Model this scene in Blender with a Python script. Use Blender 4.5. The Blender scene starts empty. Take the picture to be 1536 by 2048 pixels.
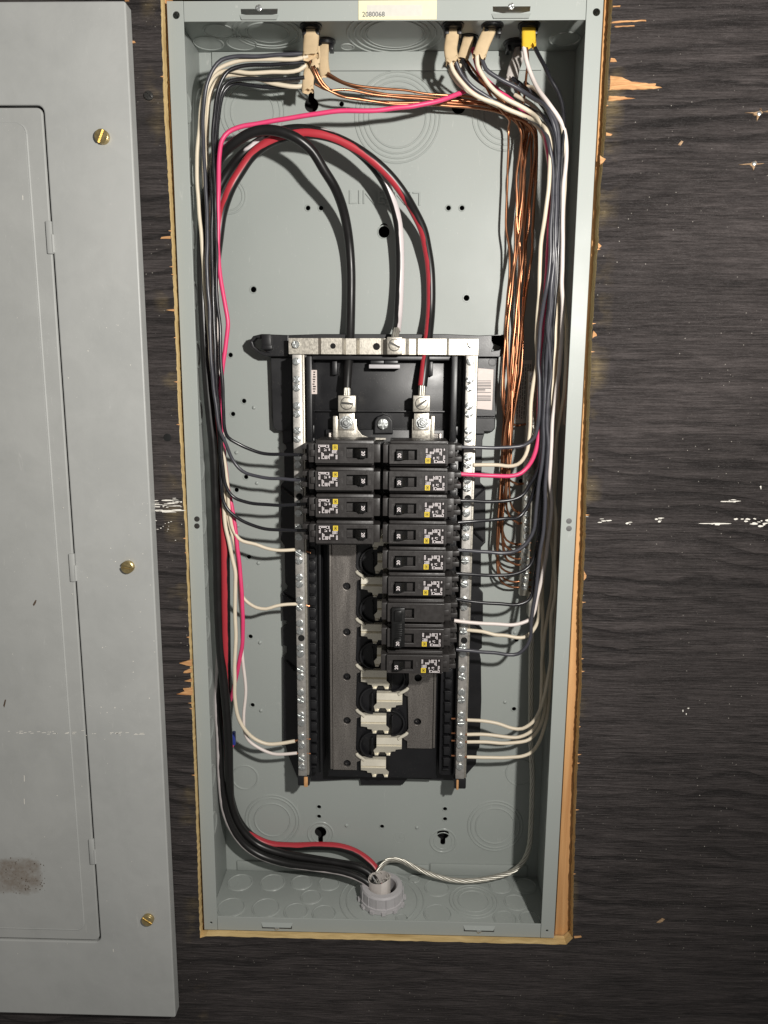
import bpy, bmesh, math, random
from mathutils import Vector, Matrix, Euler
random.seed(7)
R = math.radians
S = bpy.context.scene
COL = S.collection

# ------------------------------------------------------------------ camera
CAM_LOC = Vector((.0189, -.6744, .126))
CAM_ROT = Euler((math.pi/2-.1755, -.0066, .0246), 'XYZ')
FPX = 1474.67
cam = bpy.data.cameras.new('camera')
cam_o = bpy.data.objects.new('camera', cam); COL.objects.link(cam_o)
cam_o.location = CAM_LOC; cam_o.rotation_euler = CAM_ROT
cam.sensor_fit = 'VERTICAL'; cam.sensor_height = 24.0; cam.lens = FPX/2048*24.0
cam.clip_start = .01; cam.clip_end = 50
S.camera = cam_o
S.render.resolution_x, S.render.resolution_y = 768, 1024

# ------------------------------------------------------------------ light
w = bpy.data.worlds.new('World'); S.world = w; w.use_nodes = True
w.node_tree.nodes['Background'].inputs[0].default_value = (1.0, .97, .93, 1)
w.node_tree.nodes['Background'].inputs[1].default_value = .165
ld = bpy.data.lights.new('work_lamp', 'SPOT')
ld.energy = 36; ld.color = (1, .965, .91); ld.shadow_soft_size = .015
ld.spot_size = R(168); ld.spot_blend = 1.0
lo = bpy.data.objects.new('work_lamp', ld); COL.objects.link(lo)
lo.location = (.285, -.69, .282)
lo.rotation_euler = (Vector((-.16, 0, .30)) - Vector(lo.location)).to_track_quat('-Z', 'Y').to_euler()
S.view_settings.view_transform = 'Standard'; S.view_settings.look = 'None'
S.view_settings.exposure = 0; S.view_settings.gamma = 1

# ------------------------------------------------------------------ pixel -> place
RM = CAM_ROT.to_matrix()
def ray(px, py): return RM @ Vector(((px-768)/FPX, (1024-py)/FPX, -1))
def at(px, py, Y):
    d = ray(px, py); return CAM_LOC + d*((Y-CAM_LOC.y)/d.y)
def atz(px, py, z):
    d = ray(px, py); return CAM_LOC + d*((z-CAM_LOC.z)/d.z)
def atx(px, py, x):
    d = ray(px, py); return CAM_LOC + d*((x-CAM_LOC.x)/d.x)

# ------------------------------------------------------------------ materials
class NT:
    def __init__(s, name):
        m = bpy.data.materials.new(name); m.use_nodes = True; s.m = m; s.t = m.node_tree
        s.b = s.t.nodes['Principled BSDF']; s._c = None
    def n(s, typ, **kw):
        x = s.t.nodes.new(typ)
        for k, v in kw.items():
            if k.startswith('i_'): x.inputs[k[2:].replace('_', ' ')].default_value = v
            else: setattr(x, k, v)
        return x
    def l(s, a, b): s.t.links.new(a, b)
    def coord(s, scale=(1, 1, 1), kind='Object'):
        if s._c is None: s._c = s.n('ShaderNodeTexCoord')
        mp = s.n('ShaderNodeMapping'); mp.inputs['Scale'].default_value = scale
        s.l(s._c.outputs[kind], mp.inputs[0]); return mp.outputs[0]
    def geo(s, scale=(1, 1, 1)):
        g = s.n('ShaderNodeNewGeometry'); mp = s.n('ShaderNodeMapping'); mp.inputs['Scale'].default_value = scale
        s.l(g.outputs['Position'], mp.inputs[0]); return mp.outputs[0]
    def noise(s, vec, scale, detail=3, rough=.5, dist=0):
        x = s.n('ShaderNodeTexNoise'); x.inputs['Scale'].default_value = scale; x.inputs['Detail'].default_value = detail
        x.inputs['Roughness'].default_value = rough; x.inputs['Distortion'].default_value = dist
        s.l(vec, x.inputs['Vector']); return x.outputs['Fac']
    def ramp(s, fac, stops, interp='LINEAR'):
        x = s.n('ShaderNodeValToRGB'); e = x.color_ramp; e.interpolation = interp
        while len(e.elements) < len(stops): e.elements.new(.5)
        for el, (p, c) in zip(e.elements, stops):
            el.position = p; el.color = (c, c, c, 1) if not hasattr(c, '__len__') else (*c, 1)
        s.l(fac, x.inputs[0]); return x.outputs[0]
    def mix(s, fac, a, b):
        x = s.n('ShaderNodeMix', data_type='RGBA')
        for sock, v in ((x.inputs[0], fac), (x.inputs[6], a), (x.inputs[7], b)):
            if hasattr(v, 'is_linked'): s.l(v, sock)
            elif hasattr(v, '__len__'): sock.default_value = (*v, 1)
            else: sock.default_value = v
        return x.outputs[2]
    def math(s, op, a, b=None):
        x = s.n('ShaderNodeMath', operation=op)
        for i, v in enumerate((a, b)):
            if v is None: continue
            if hasattr(v, 'is_linked'): s.l(v, x.inputs[i])
            else: x.inputs[i].default_value = v
        return x.outputs[0]
    def bump(s, h, strength=.3, dist=.001, nrm=None):
        x = s.n('ShaderNodeBump'); x.inputs['Strength'].default_value = strength; x.inputs['Distance'].default_value = dist
        s.l(h, x.inputs['Height'])
        if nrm is not None: s.l(nrm, x.inputs['Normal'])
        s.l(x.outputs[0], s.b.inputs['Normal']); return x.outputs[0]
    def set(s, col=None, rough=None, metal=None, spec=None, coat=None):
        for k, v in (('Base Color', col), ('Roughness', rough), ('Metallic', metal), ('Specular IOR Level', spec), ('Coat Weight', coat)):
            if v is None: continue
            if hasattr(v, 'is_linked'): s.l(v, s.b.inputs[k])
            elif hasattr(v, '__len__'): s.b.inputs[k].default_value = (*v, 1)
            else: s.b.inputs[k].default_value = v
        return s

M = {}
def simple(name, col, rough=.4, metal=0, spec=.5, var=.12, scale=300, bump=0.0, bscale=900):
    t = NT(name); v = t.geo()
    nz = t.noise(v, scale, 4)
    c = t.mix(nz, tuple(x*(1-var) for x in col), tuple(min(1, x*(1+var)) for x in col))
    t.set(c, t.ramp(nz, [(.3, max(0, rough-.06)), (.7, min(1, rough+.08))]), metal, spec)
    if bump: t.bump(t.noise(v, bscale, 2), bump, .0004)
    M[name] = t.m; return t
# painted steel of the box, with orange-peel, scuffs and fine dust
def painted(name, c0, c1, rough, worn=False):
    t = NT(name); v = t.geo()
    big = t.noise(v, 9, 4, .55); fine = t.noise(v, 420, 3)
    c = t.mix(big, c0, c1)
    sc = t.ramp(t.noise(t.geo((60, 60, 9)), 5, 5, .6, 1.2), [(.66, 0.0), (.74, 1.0)])
    c = t.mix(t.math('MULTIPLY', sc, .24), c, (.66, .66, .63))
    vo = t.n('ShaderNodeTexVoronoi', feature='DISTANCE_TO_EDGE'); vo = t.n('ShaderNodeTexVoronoi'); vo.inputs['Scale'].default_value = 240
    t.l(v, vo.inputs['Vector'])
    dens = t.ramp(t.noise(v, 14, 3), [(.5, 0.0), (.68, 1.0)])
    dust = t.math('MULTIPLY', t.ramp(vo.outputs['Distance'], [(.055, 1.0), (.1, 0.0)]), dens)
    c = t.mix(t.math('MULTIPLY', dust, .5), c, (.75, .74, .7))
    t.set(c, t.ramp(big, [(.3, rough-.06), (.7, rough+.1)]), 0, .38)
    if worn:
        blo = t.ramp(t.noise(v, 22, 5, .65, .4), [(.4, 0.0), (.75, .3)]); c = t.mix(blo, c, tuple(x*.72 for x in c0)); t.set(c)
        lowf = t.noise(v, 13, 3, .5); nb_ = t.bump(lowf, .35, .004); t.bump(fine, .08, .0005, nb_)
        smear = t.noise(t.geo((30, 30, 4)), 1.2, 5, .6, 1.0)
        t.set(None, t.ramp(smear, [(.3, rough-.1), (.7, rough+.14)]))
    else: t.bump(fine, .06, .0005)
    M[name] = t.m; return t
painted('box_paint', (.325, .354, .338), (.365, .388, .368), .46)
painted('stamped_paint', (.325, .354, .338), (.365, .388, .368), .26)
painted('cover_paint', (.375, .386, .376), (.465, .470, .455), .42, True)
t = NT('black_plastic'); v = t.geo(); nz = t.noise(v, 40, 4)
vo = t.n('ShaderNodeTexVoronoi'); vo.inputs['Scale'].default_value = 520; t.l(v, vo.inputs['Vector'])
du = t.math('MULTIPLY', t.ramp(vo.outputs['Distance'], [(.08, 1.0), (.16, 0.0)]), t.ramp(t.noise(v, 45, 4), [(.5, 0.0), (.7, .5)]))
t.set(t.mix(du, t.mix(nz, (.006, .006, .007), (.012, .012, .014)), (.4, .36, .3)), t.ramp(nz, [(.3, .34), (.7, .46)]), 0, .55)
t.bump(t.noise(v, 900, 2), .08, .0004); M['black_plastic'] = t.m
simple('breaker_plastic', (.030, .027, .026), .42, spec=.5, var=.2, bump=.15, bscale=1500)
simple('handle_plastic', (.008, .008, .008), .3, var=.2)
simple('black_wire', (.014, .014, .017), .28, spec=.55, var=.2, scale=120)
simple('slate_wire', (.055, .055, .066), .32, spec=.55, var=.12, scale=120)
simple('white_wire', (.72, .63, .49), .42, var=.07, scale=90)
simple('cool_white_wire', (.74, .66, .62), .4, var=.06, scale=90)
simple('shaded_wire', (.58, .55, .38), .42, var=.08, scale=90)  # white wire in the flange's shadow, shade painted into the colour; unused
simple('pink_wire', (.72, .055, .17), .4, var=.06, scale=90)
simple('cable_black', (.010, .0095, .0095), .34, spec=.42, var=.25, scale=60, bump=.05, bscale=300)
simple('copper', (.43, .19, .098), .3, metal=.88, var=.25, scale=70)
simple('brown_copper', (.26, .11, .06), .4, metal=.75, var=.25, scale=70)
simple('tinned', (.55, .53, .47), .38, metal=.85, var=.2, scale=200, bump=.1)
simple('aluminium', (.50, .47, .41), .42, metal=.75, var=.28, scale=420, bump=.25, bscale=700)
simple('bar_metal', (.50, .48, .45), .5, metal=.7, var=.3, scale=250, bump=.25, bscale=600)
simple('stab_metal', (.86, .81, .68), .3, metal=.45, var=.06, scale=60)
simple('steel_screw', (.62, .64, .63), .3, metal=.85, var=.3, scale=500, bump=.3, bscale=1200)
simple('brass', (.52, .41, .2), .32, metal=.85, var=.3, scale=400, bump=.3, bscale=700)
simple('sheath', (.62, .47, .29), .6, var=.14, scale=160, bump=.2, bscale=500)
simple('yellow_sheath', (.78, .50, .04), .45, var=.08, scale=160)
simple('pvc_grey', (.46, .445, .455), .45, var=.08)
simple('pale_jacket', (.55, .51, .48), .55, var=.1)
simple('raw_splinter', (.62, .33, .14), .7, var=.3, scale=200, bump=.4, bscale=600)
simple('sticker_cream', (.78, .74, .50), .5, var=.04)
simple('sticker_pale', (.66, .57, .53), .5, var=.05)
simple('sticker_white', (.62, .60, .54), .55, var=.06)
simple('sticker_orange', (.60, .16, .03), .5, var=.06)
simple('label_black', (.012, .009, .009), .4, var=.1)
simple('print_white', (.80, .74, .74), .5, var=.15, scale=900)
simple('print_yellow', (.78, .58, .05), .45, var=.06)
simple('print_grey', (.12, .12, .12), .6, var=.1)
simple('emboss_grey', (.075, .07, .068), .5, var=.1)
simple('white_fleck', (.80, .77, .70), .7, var=.1)
simple('dark_void', (.006, .006, .006), .9, var=.1)
simple('dark_steel', (.06, .058, .055), .4, metal=.6, var=.3)
simple('blue_plastic', (.03, .05, .30), .4)
# speckled zinc plated bus bar
t = NT('zinc_bus'); v = t.geo()
sp = t.noise(v, 850, 3, .8); bg = t.noise(t.geo((90, 90, 14)), 1, 4)
t.set(t.ramp(sp, [(.34, (.20, .18, .165)), (.70, (.50, .465, .43))]), t.ramp(bg, [(.35, .22), (.7, .5)]), .85, .5)
t.bump(sp, .35, .0003); M['zinc_bus'] = t.m
# raw plywood / pine
def wood(name, ca, cb, scale, stretch):
    t = NT(name); v = t.geo(stretch)
    n1 = t.noise(v, scale, 5, .6, .6); n2 = t.noise(v, scale*6, 3)
    t.set(t.mix(t.ramp(n1, [(.3, 0.0), (.7, 1.0)]), ca, cb), .65, 0, .3)
    t.bump(n2, .35, .0006); M[name] = t.m
wood('pine', (.50, .24, .09), (.78, .45, .20), 30, (3, 1, .16))
wood('ply_edge', (.50, .35, .15), (.80, .60, .30), 60, (.4, 3, .4))
wood('torn_veneer', (.36, .155, .06), (.72, .42, .19), 1, (60, 1, 900))
wood('gouge_wood', (.16, .09, .05), (.55, .38, .22), 1, (200, 1, 900))
# black stained plywood face: horizontal grain, cathedral figure, dust, sawdust by the cut
t = NT('stained_ply'); v = t.geo()
warp = t.noise(t.geo((2.6, 1, 3.6)), 1.5, 2.5, .45)
sep = t.n('ShaderNodeSeparateXYZ'); t.l(v, sep.inputs[0])
lift_ = t.math('MULTIPLY', t.math('SUBTRACT', warp, .5), .085)
wz = t.math('ADD', sep.outputs[2], lift_)
cmb = t.n('ShaderNodeCombineXYZ'); t.l(sep.outputs[0], cmb.inputs[0]); t.l(wz, cmb.inputs[2])
def wcoord(sc):
    mp = t.n('ShaderNodeMapping'); mp.inputs['Scale'].default_value = sc; t.l(cmb.outputs[0], mp.inputs[0]); return mp.outputs[0]
jit = t.math('MULTIPLY', t.noise(wcoord((9, 1, 70)), 1, 4, .65), 1.9)
band = t.math('FRACT', t.math('ADD', t.math('MULTIPLY', wz, 62.0), jit))
late = t.ramp(band, [(0, 0.0), (.55, .15), (.86, 1.0), (1, 0.0)])
bandr = t.ramp(band, [(0, 0.0), (.35, .35), (.8, 1.0), (1, 0.0)])
fib = t.noise(t.geo((34, 1, 760)), 1, 4, .65)
fib2 = t.noise(t.geo((60, 1, 1500)), 1, 3, .6)
mid = t.noise(t.geo((7, 1, 150)), 1, 5, .7, .6)
grain = t.math('ADD', t.math('MULTIPLY', t.ramp(fib, [(.36, 0.0), (.66, 1.0)]), .6), t.math('MULTIPLY', t.ramp(mid, [(.38, 0.0), (.62, 1.0)]), .4))
patch_ = t.ramp(t.noise(t.geo((3.5, 1, 6)), 1.2, 3), [(.42, .06), (.58, 1.0)])
blot = t.ramp(t.noise(t.geo((4, 1, 9)), 1.4, 4, .6), [(.35, 0.0), (.68, 1.0)])
dark = t.mix(grain, (.013, .0112, .011), (.098, .084, .082))
dark = t.mix(t.math('MULTIPLY', blot, .45), dark, (.022, .019, .0185))
dark = t.mix(t.math('MULTIPLY', t.math('MULTIPLY', late, patch_), .72), dark, (.0075, .0065, .0065))
dens = t.ramp(t.noise(v, 11, 3), [(.42, 0.0), (.62, 1.0)])
vo = t.n('ShaderNodeTexVoronoi'); vo.inputs['Scale'].default_value = 175; t.l(v, vo.inputs['Vector'])
sel = t.ramp(vo.outputs['Color'], [(.74, 0.0), (.8, 1.0)])
dust = t.math('MULTIPLY', t.math('MULTIPLY', t.ramp(vo.outputs['Distance'], [(.05, 1.0), (.1, 0.0)]), sel), dens)
vo2 = t.n('ShaderNodeTexVoronoi'); vo2.inputs['Scale'].default_value = 620; t.l(v, vo2.inputs['Vector'])
fine = t.math('MULTIPLY', t.ramp(vo2.outputs['Distance'], [(.1, 1.0), (.22, 0.0)]), t.ramp(t.noise(v, 20, 4, .6), [(.48, 0.0), (.75, .28)]))
c = t.mix(fine, dark, (.30, .27, .26)); c = t.mix(t.math('MULTIPLY', dust, .6), c, (.6, .56, .5))
# sawdust rubbed into the grain beside the cut-out
ax_ = t.math('ABSOLUTE', sep.outputs[0])
near = t.math('SUBTRACT', 1.0, t.math('MULTIPLY', t.math('ABSOLUTE', t.math('SUBTRACT', ax_, .190)), 55.0))
saw = t.math('MULTIPLY', t.ramp(near, [(.3, 0.0), (1, 1.0)]), t.ramp(t.noise(t.geo((10, 1, 16)), 1.2, 4, .6), [(.5, 0.0), (.72, .75)]))
saw = t.math('MULTIPLY', saw, t.ramp(fib, [(.35, .25), (.65, 1.0)]))
c = t.mix(saw, c, (.36, .27, .13))
rg = t.math('ADD', t.math('MULTIPLY', bandr, -.09), t.math('ADD', .54, t.math('MULTIPLY', t.noise(v, 6, 3), .16)))
t.set(c, rg, 0, .22)
hh = t.math('ADD', t.math('MULTIPLY', grain, 1.3), t.math('ADD', t.math('MULTIPLY', fib2, .5), t.math('MULTIPLY', t.math('MULTIPLY', late, patch_), -.55)))
t.bump(hh, .8, .0011); M['stained_ply'] = t.m
# striped service cable: stripe set by a stored angle attribute
def striped(name, stripe):
    t = NT(name); a = t.n('ShaderNodeAttribute', attribute_name='stripe')
    v = t.geo(); wob = t.math('MULTIPLY', t.math('SUBTRACT', t.noise(v, 50, 2), .5), .25)
    f = t.ramp(t.math('ADD', a.outputs['Fac'], wob), [(.5, 0.0), (.53, 1.0)])
    t.set(t.mix(f, (.010, .0095, .0095), stripe), .36, 0, .45)
    t.bump(t.noise(v, 300, 2), .05, .0004); M[name] = t.m
striped('red_striped', (.44, .036, .05)); striped('white_striped', (.66, .60, .60))
# rust-stained door paint (a stain with a shape of its own)
t = painted('door_paint', (.365, .374, .362), (.45, .455, .44), .42, True)
pc = at(35, 1752, -.02); sx = t.n('ShaderNodeSeparateXYZ'); t.l(t.geo(), sx.inputs[0])
ex = t.math('DIVIDE', t.math('SUBTRACT', sx.outputs[0], pc.x), .026); ez = t.math('DIVIDE', t.math('SUBTRACT', sx.outputs[2], pc.z), .021)
rr_ = t.math('ADD', t.math('POWER', t.math('ABSOLUTE', ex), 4.0), t.math('POWER', t.math('ABSOLUTE', ez), 4.0))
rr_ = t.math('ADD', rr_, t.math('MULTIPLY', t.math('SUBTRACT', t.noise(t.geo(), 90, 5, .65), .5), 2.2))
stn = t.math('MULTIPLY', t.ramp(rr_, [(.0, 1.0), (1.0, 0.0)]), t.ramp(t.noise(t.geo(), 420, 4, .7), [(.3, .5), (.7, .8)]))
old = t.b.inputs['Base Color'].links[0].from_socket
t.set(t.mix(stn, old, (.17, .125, .09)))

# ------------------------------------------------------------------ builders
def things_tag(o, label, cat, group=None):
    o['label'] = label; o['category'] = cat
    if group: o['group'] = group
    return o
def empty(name, loc, label, cat, group=None, kind=None):
    o = bpy.data.objects.new(name, None); COL.objects.link(o); o.location = loc; o.empty_display_size = .02
    if kind: o['kind'] = kind
    else: things_tag(o, label, cat, group)
    return o
def link(name, me, mat, parent=None, center=True):
    o = bpy.data.objects.new(name, me); COL.objects.link(o)
    if mat is not None and not me.materials: me.materials.append(M[mat])
    if center and len(me.vertices):
        lo_ = Vector([min(v.co[i] for v in me.vertices) for i in range(3)]); hi_ = Vector([max(v.co[i] for v in me.vertices) for i in range(3)])
        c = (lo_+hi_)/2; me.transform(Matrix.Translation(-c)); o.location = c
    if parent is not None:
        o.parent = parent
        p = parent; off = Vector((0, 0, 0))
        while p is not None: off += Vector(p.location); p = p.parent
        if center: o.location = Vector(o.location) - off
    return o
def smooth(me, ang=35):
    for p in me.polygons: p.use_smooth = True
    me.set_sharp_from_angle(angle=R(ang))
class MB:
    def __init__(s): s.v = []; s.f = []; s.mi = []
    def add(s, vs, fs, mi=0):
        o = len(s.v); s.v += [tuple(x) for x in vs]; s.f += [tuple(i+o for i in f) for f in fs]; s.mi += [mi]*len(fs); return s
    def box(s, a, b, bev=0.0, mi=0):
        x0, x1 = sorted((a[0], b[0])); y0, y1 = sorted((a[1], b[1])); z0, z1 = sorted((a[2], b[2]))
        if bev <= 0:
            vs = [(x, y, z) for z in (z0, z1) for y in (y0, y1) for x in (x0, x1)]
            return s.add(vs, [(0, 2, 3, 1), (4, 5, 7, 6), (0, 1, 5, 4), (2, 6, 7, 3), (0, 4, 6, 2), (1, 3, 7, 5)], mi)
        bm = bmesh.new(); bmesh.ops.create_cube(bm, size=1)
        bev = min(bev, (x1-x0)*.45, (y1-y0)*.45, (z1-z0)*.45)
        for q in bm.verts: q.co = Vector(((x0+x1)/2+q.co.x*(x1-x0), (y0+y1)/2+q.co.y*(y1-y0), (z0+z1)/2+q.co.z*(z1-z0)))
        bmesh.ops.bevel(bm, geom=bm.edges[:], offset=bev, segments=2, affect='EDGES', profile=.5)
        bm.verts.index_update(); s.add([q.co for q in bm.verts], [[q.index for q in f.verts] for f in bm.faces], mi); bm.free(); return s
    def pbox(s, x0, y0, x1, y1, Y, t, bev=.0004, mi=0):
        xm, ym = (x0+x1)/2, (y0+y1)/2
        return s.box((at(x0, ym, Y).x, Y, at(xm, y0, Y).z), (at(x1, ym, Y).x, Y+t, at(xm, y1, Y).z), bev, mi)
    def lathe(s, c, axis, prof, n=24, mi=0, caps=True):
        """prof: list of (radius, distance along axis)"""
        a = Vector(axis).normalized(); u = a.orthogonal().normalized(); w_ = a.cross(u); c = Vector(c)
        vs = []; fs = []
        for r, d in prof:
            for k in range(n):
                th = 2*math.pi*k/n; vs.append(c+a*d+(u*math.cos(th)+w_*math.sin(th))*r)
        for i in range(len(prof)-1):
            for k in range(n):
                k2 = (k+1) % n; fs.append((i*n+k, i*n+k2, (i+1)*n+k2, (i+1)*n+k))
        if caps: fs.append(tuple(range(n-1, -1, -1))); fs.append(tuple((len(prof)-1)*n+k for k in range(n)))
        return s.add(vs, fs, mi)
    def ring(s, c, axis, rad, minor=.00045, n=40, m=6, squash=.6, arc=(0, 2*math.pi), mi=0):
        a = Vector(axis).normalized(); u = Vector((1, 0, 0)); w_ = a.cross(u); c = Vector(c); vs = []; fs = []
        full = abs(arc[1]-arc[0]-2*math.pi) < 1e-6; nn = n if full else n+1
        for i in range(nn):
            th = arc[0]+(arc[1]-arc[0])*i/n; d = u*math.cos(th)+w_*math.sin(th)
            for j in range(m):
                ph = 2*math.pi*j/m; vs.append(c+d*(rad+minor*math.cos(ph))+a*(minor*squash*math.sin(ph)))
        for i in range(n):
            i2 = (i+1) % nn
            for j in range(m): fs.append((i*m+j, i2*m+j, i2*m+(j+1) % m, i*m+(j+1) % m))
        return s.add(vs, fs, mi)
    def tube(s, pts, r, n=10, mi=0):
        vs, fs, _ = tube_data(pts, r, n); return s.add(vs, fs, mi)
    def build(s, name, mat, parent=None, ang=35, center=True, mats=None):
        me = bpy.data.meshes.new(name); me.from_pydata(s.v, [], s.f); me.validate(); me.update()
        if mats:
            for m_ in mats: me.materials.append(M[m_])
            for p, i in zip(me.polygons, s.mi): p.material_index = i
        bm = bmesh.new(); bm.from_mesh(me); bmesh.ops.recalc_face_normals(bm, faces=bm.faces[:]); bm.to_mesh(me); bm.free()
        smooth(me, ang); return link(name, me, mat, parent, center)

def spline(pts, step=.0035):
    """centripetal Catmull-Rom through pts"""
    P = [Vector(p) for p in pts]
    if len(P) < 3: return P
    P = [P[0]*2-P[1]] + P + [P[-1]*2-P[-2]]
    out = []
    for i in range(1, len(P)-2):
        p0, p1, p2, p3 = P[i-1:i+3]
        t0 = 0; t1 = t0+max(1e-5, (p1-p0).length)**.5; t2 = t1+max(1e-5, (p2-p1).length)**.5; t3 = t2+max(1e-5, (p3-p2).length)**.5
        n = max(2, int((p2-p1).length/step))
        for k in range(n):
            t_ = t1+(t2-t1)*k/n
            A1 = p0*((t1-t_)/(t1-t0))+p1*((t_-t0)/(t1-t0)); A2 = p1*((t2-t_)/(t2-t1))+p2*((t_-t1)/(t2-t1)); A3 = p2*((t3-t_)/(t3-t2))+p3*((t_-t2)/(t3-t2))
            B1 = A1*((t2-t_)/(t2-t0))+A2*((t_-t0)/(t2-t0)); B2 = A2*((t3-t_)/(t3-t1))+A3*((t_-t1)/(t3-t1))
            out.append(B1*((t2-t_)/(t2-t1))+B2*((t_-t1)/(t2-t1)))
    out.append(P[-2]); return out
def frames(pts):
    T = []
    for i in range(len(pts)):
        a = pts[max(0, i-1)]; b = pts[min(len(pts)-1, i+1)]; T.append((b-a).normalized())
    u = T[0].orthogonal().normalized(); U = []
    for tt in T:
        u = (u-tt*u.dot(tt)); u = u.normalized() if u.length > 1e-6 else tt.orthogonal().normalized(); U.append(u)
    return T, U
def tube_data(pts, r, n=12):
    T, U = frames(pts); vs = []; fs = []; nr = []
    for i, (p, tt, u) in enumerate(zip(pts, T, U)):
        w_ = tt.cross(u); rr = r[i] if hasattr(r, '__len__') else r
        for k in range(n):
            th = 2*math.pi*k/n; d = u*math.cos(th)+w_*math.sin(th); vs.append(p+d*rr); nr.append(d)
    L = len(pts)
    for i in range(L-1):
        for k in range(n):
            k2 = (k+1) % n; fs.append((i*n+k, i*n+k2, (i+1)*n+k2, (i+1)*n+k))
    fs.append(tuple(range(n-1, -1, -1))); fs.append(tuple((L-1)*n+k for k in range(n)))
    return vs, fs, nr
def pts3(path):
    """path of (px, py, Y); Y may be carried on"""
    out = []; Y = .04
    for p in path:
        if len(p) > 2: Y = p[2]
        out.append(at(p[0], p[1], Y))
    return out
def forward(path):
    """the right-hand bundle hangs nearer the front in its upper half"""
    out = []; Y = .04
    for p in path:
        if len(p) > 2: Y = p[2]
        f = max(0, min(1, (p[0]-1060)/35))*max(0, min(1, (1120-p[1])/180)); lo_ = .017 if p[1] < 560 else .017+.012*min(1, (p[1]-560)/200)
        out.append((p[0], p[1], Y-f*max(0, Y-lo_)*(.92 if Y < .05 else .72)))
    return out
def wire(path, r, mat, label, name='wire', cat='wire', group=None, n=12, world=False, stripe=None, step=.0035, tips=None):
    if not world and name == 'wire' and max(p[0] for p in path) > 1070: path = forward(path)
    pts = spline(path if world else pts3(path), step)
    if name == 'wire' or name == 'ground_wire':
        ph = [random.uniform(0, 6.28) for _ in range(6)]; d_ = 0
        for i in range(1, len(pts)-1):
            d_ += (pts[i]-pts[i-1]).length; e_ = min(1, i/6, (len(pts)-1-i)/6)*(.00026 if name == 'wire' else .0002)
            pts[i] = pts[i]+Vector((math.sin(d_*95+ph[0])+.45*math.sin(d_*210+ph[1]), math.sin(d_*80+ph[2]), math.sin(d_*110+ph[3])+.45*math.sin(d_*230+ph[4])))*e_
    vs, fs, nr = tube_data(pts, r, n)
    me = bpy.data.meshes.new(name); me.from_pydata(vs, [], fs); me.update()
    if stripe:
        at_ = me.attributes.new('stripe', 'FLOAT', 'POINT')
        dvec = [Vector(x).normalized() for x in stripe[0]]; L = len(pts)
        for i, d in enumerate(nr):
            f = (i//n)/(L-1)*(len(dvec)-1); k = min(len(dvec)-2, int(f)); dd = dvec[k].lerp(dvec[k+1], f-k).normalized()
            at_.data[i].value = .5+(d.dot(dd)-stripe[1])*.5
    for p in me.polygons: p.use_smooth = True
    me.set_sharp_from_angle(angle=R(60))
    o = link(name, me, mat); things_tag(o, label, cat, group)
    for a, b, Y in (tips or []):
        mb = MB(); mb.tube(spline([at(a[0], a[1], Y), at((a[0]+b[0])/2, (a[1]+b[1])/2+.3, Y+.0004), at(b[0], b[1], Y+.0008)]), .00095, 8); mb.build('bare_tip', 'copper', o)
    return o

def curve_mesh(cu):
    o = bpy.data.objects.new('tmp', cu); COL.objects.link(o)
    dg = bpy.context.evaluated_depsgraph_get()
    me = bpy.data.meshes.new_from_object(o.evaluated_get(dg)); bpy.data.objects.remove(o); bpy.data.curves.remove(cu); return me
RX = Matrix.Rotation(math.pi/2, 4, 'X')
def circ(x, z, r, n=20, sx=1, a0=0): return [(x+math.cos(a0+2*math.pi*k/n)*r*sx, z+math.sin(a0+2*math.pi*k/n)*r) for k in range(n)]
def rect(x0, z0, x1, z1): return [(x0, z0), (x1, z0), (x1, z1), (x0, z1)]
def rrect(x0, z0, x1, z1, r, n=5):
    out = []
    for cx, cz, a in ((x1-r, z1-r, 0), (x0+r, z1-r, 90), (x0+r, z0+r, 180), (x1-r, z0+r, 270)):
        for k in range(n+1): th = R(a+90*k/n); out.append((cx+r*math.cos(th), cz+r*math.sin(th)))
    return out
def plate_mesh(loops, Y, th, bevel=0.0):
    """flat sheet facing the camera, loops in (x, z); the first is the outline, the others are openings"""
    cu = bpy.data.curves.new('tmp', 'CURVE'); cu.dimensions = '2D'; cu.fill_mode = 'BOTH'
    cu.extrude = max(1e-5, th/2-bevel); cu.bevel_depth = bevel; cu.bevel_resolution = 1; cu.offset = -bevel
    for lp in loops:
        s = cu.splines.new('POLY'); s.points.add(len(lp)-1); s.use_cyclic_u = True
        for p, q in zip(s.points, lp): p.co = (q[0], q[1], 0, 1)
    me = curve_mesh(cu); me.transform(RX); me.transform(Matrix.Translation((0, Y+th/2, 0)))
    bm = bmesh.new(); bm.from_mesh(me); bmesh.ops.remove_doubles(bm, verts=bm.verts[:], dist=1e-6); bmesh.ops.recalc_face_normals(bm, faces=bm.faces[:]); bm.to_mesh(me); bm.free()
    smooth(me, 14); me.materials.clear(); return me
def plate(name, loops, Y, th, mat, parent=None, bevel=0.0):
    me = plate_mesh(loops, Y, th, bevel); me.name = name; return link(name, me, mat, parent)
def pxl(pts, Y): return [(lambda q: (q.x, q.z))(at(x, y, Y)) for x, y in pts]
def text_mesh(body, size, ext=.0001, rot=0, bold=0.0):
    cu = bpy.data.curves.new('tmp', 'FONT'); cu.body = body; cu.size = size; cu.align_x = 'CENTER'; cu.align_y = 'CENTER'; cu.extrude = ext; cu.offset = bold; cu.resolution_u = 3
    me = curve_mesh(cu); me.materials.clear(); me.transform(Matrix.Rotation(rot, 4, 'Z')); me.transform(RX); return me
def text(name, body, size, loc, mat, parent=None, rot=0, ext=.0001, bold=0.0):
    me = text_mesh(body, size, ext, rot, bold); me.transform(Matrix.Translation(loc)); me.name = name; return link(name, me, mat, parent)
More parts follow.
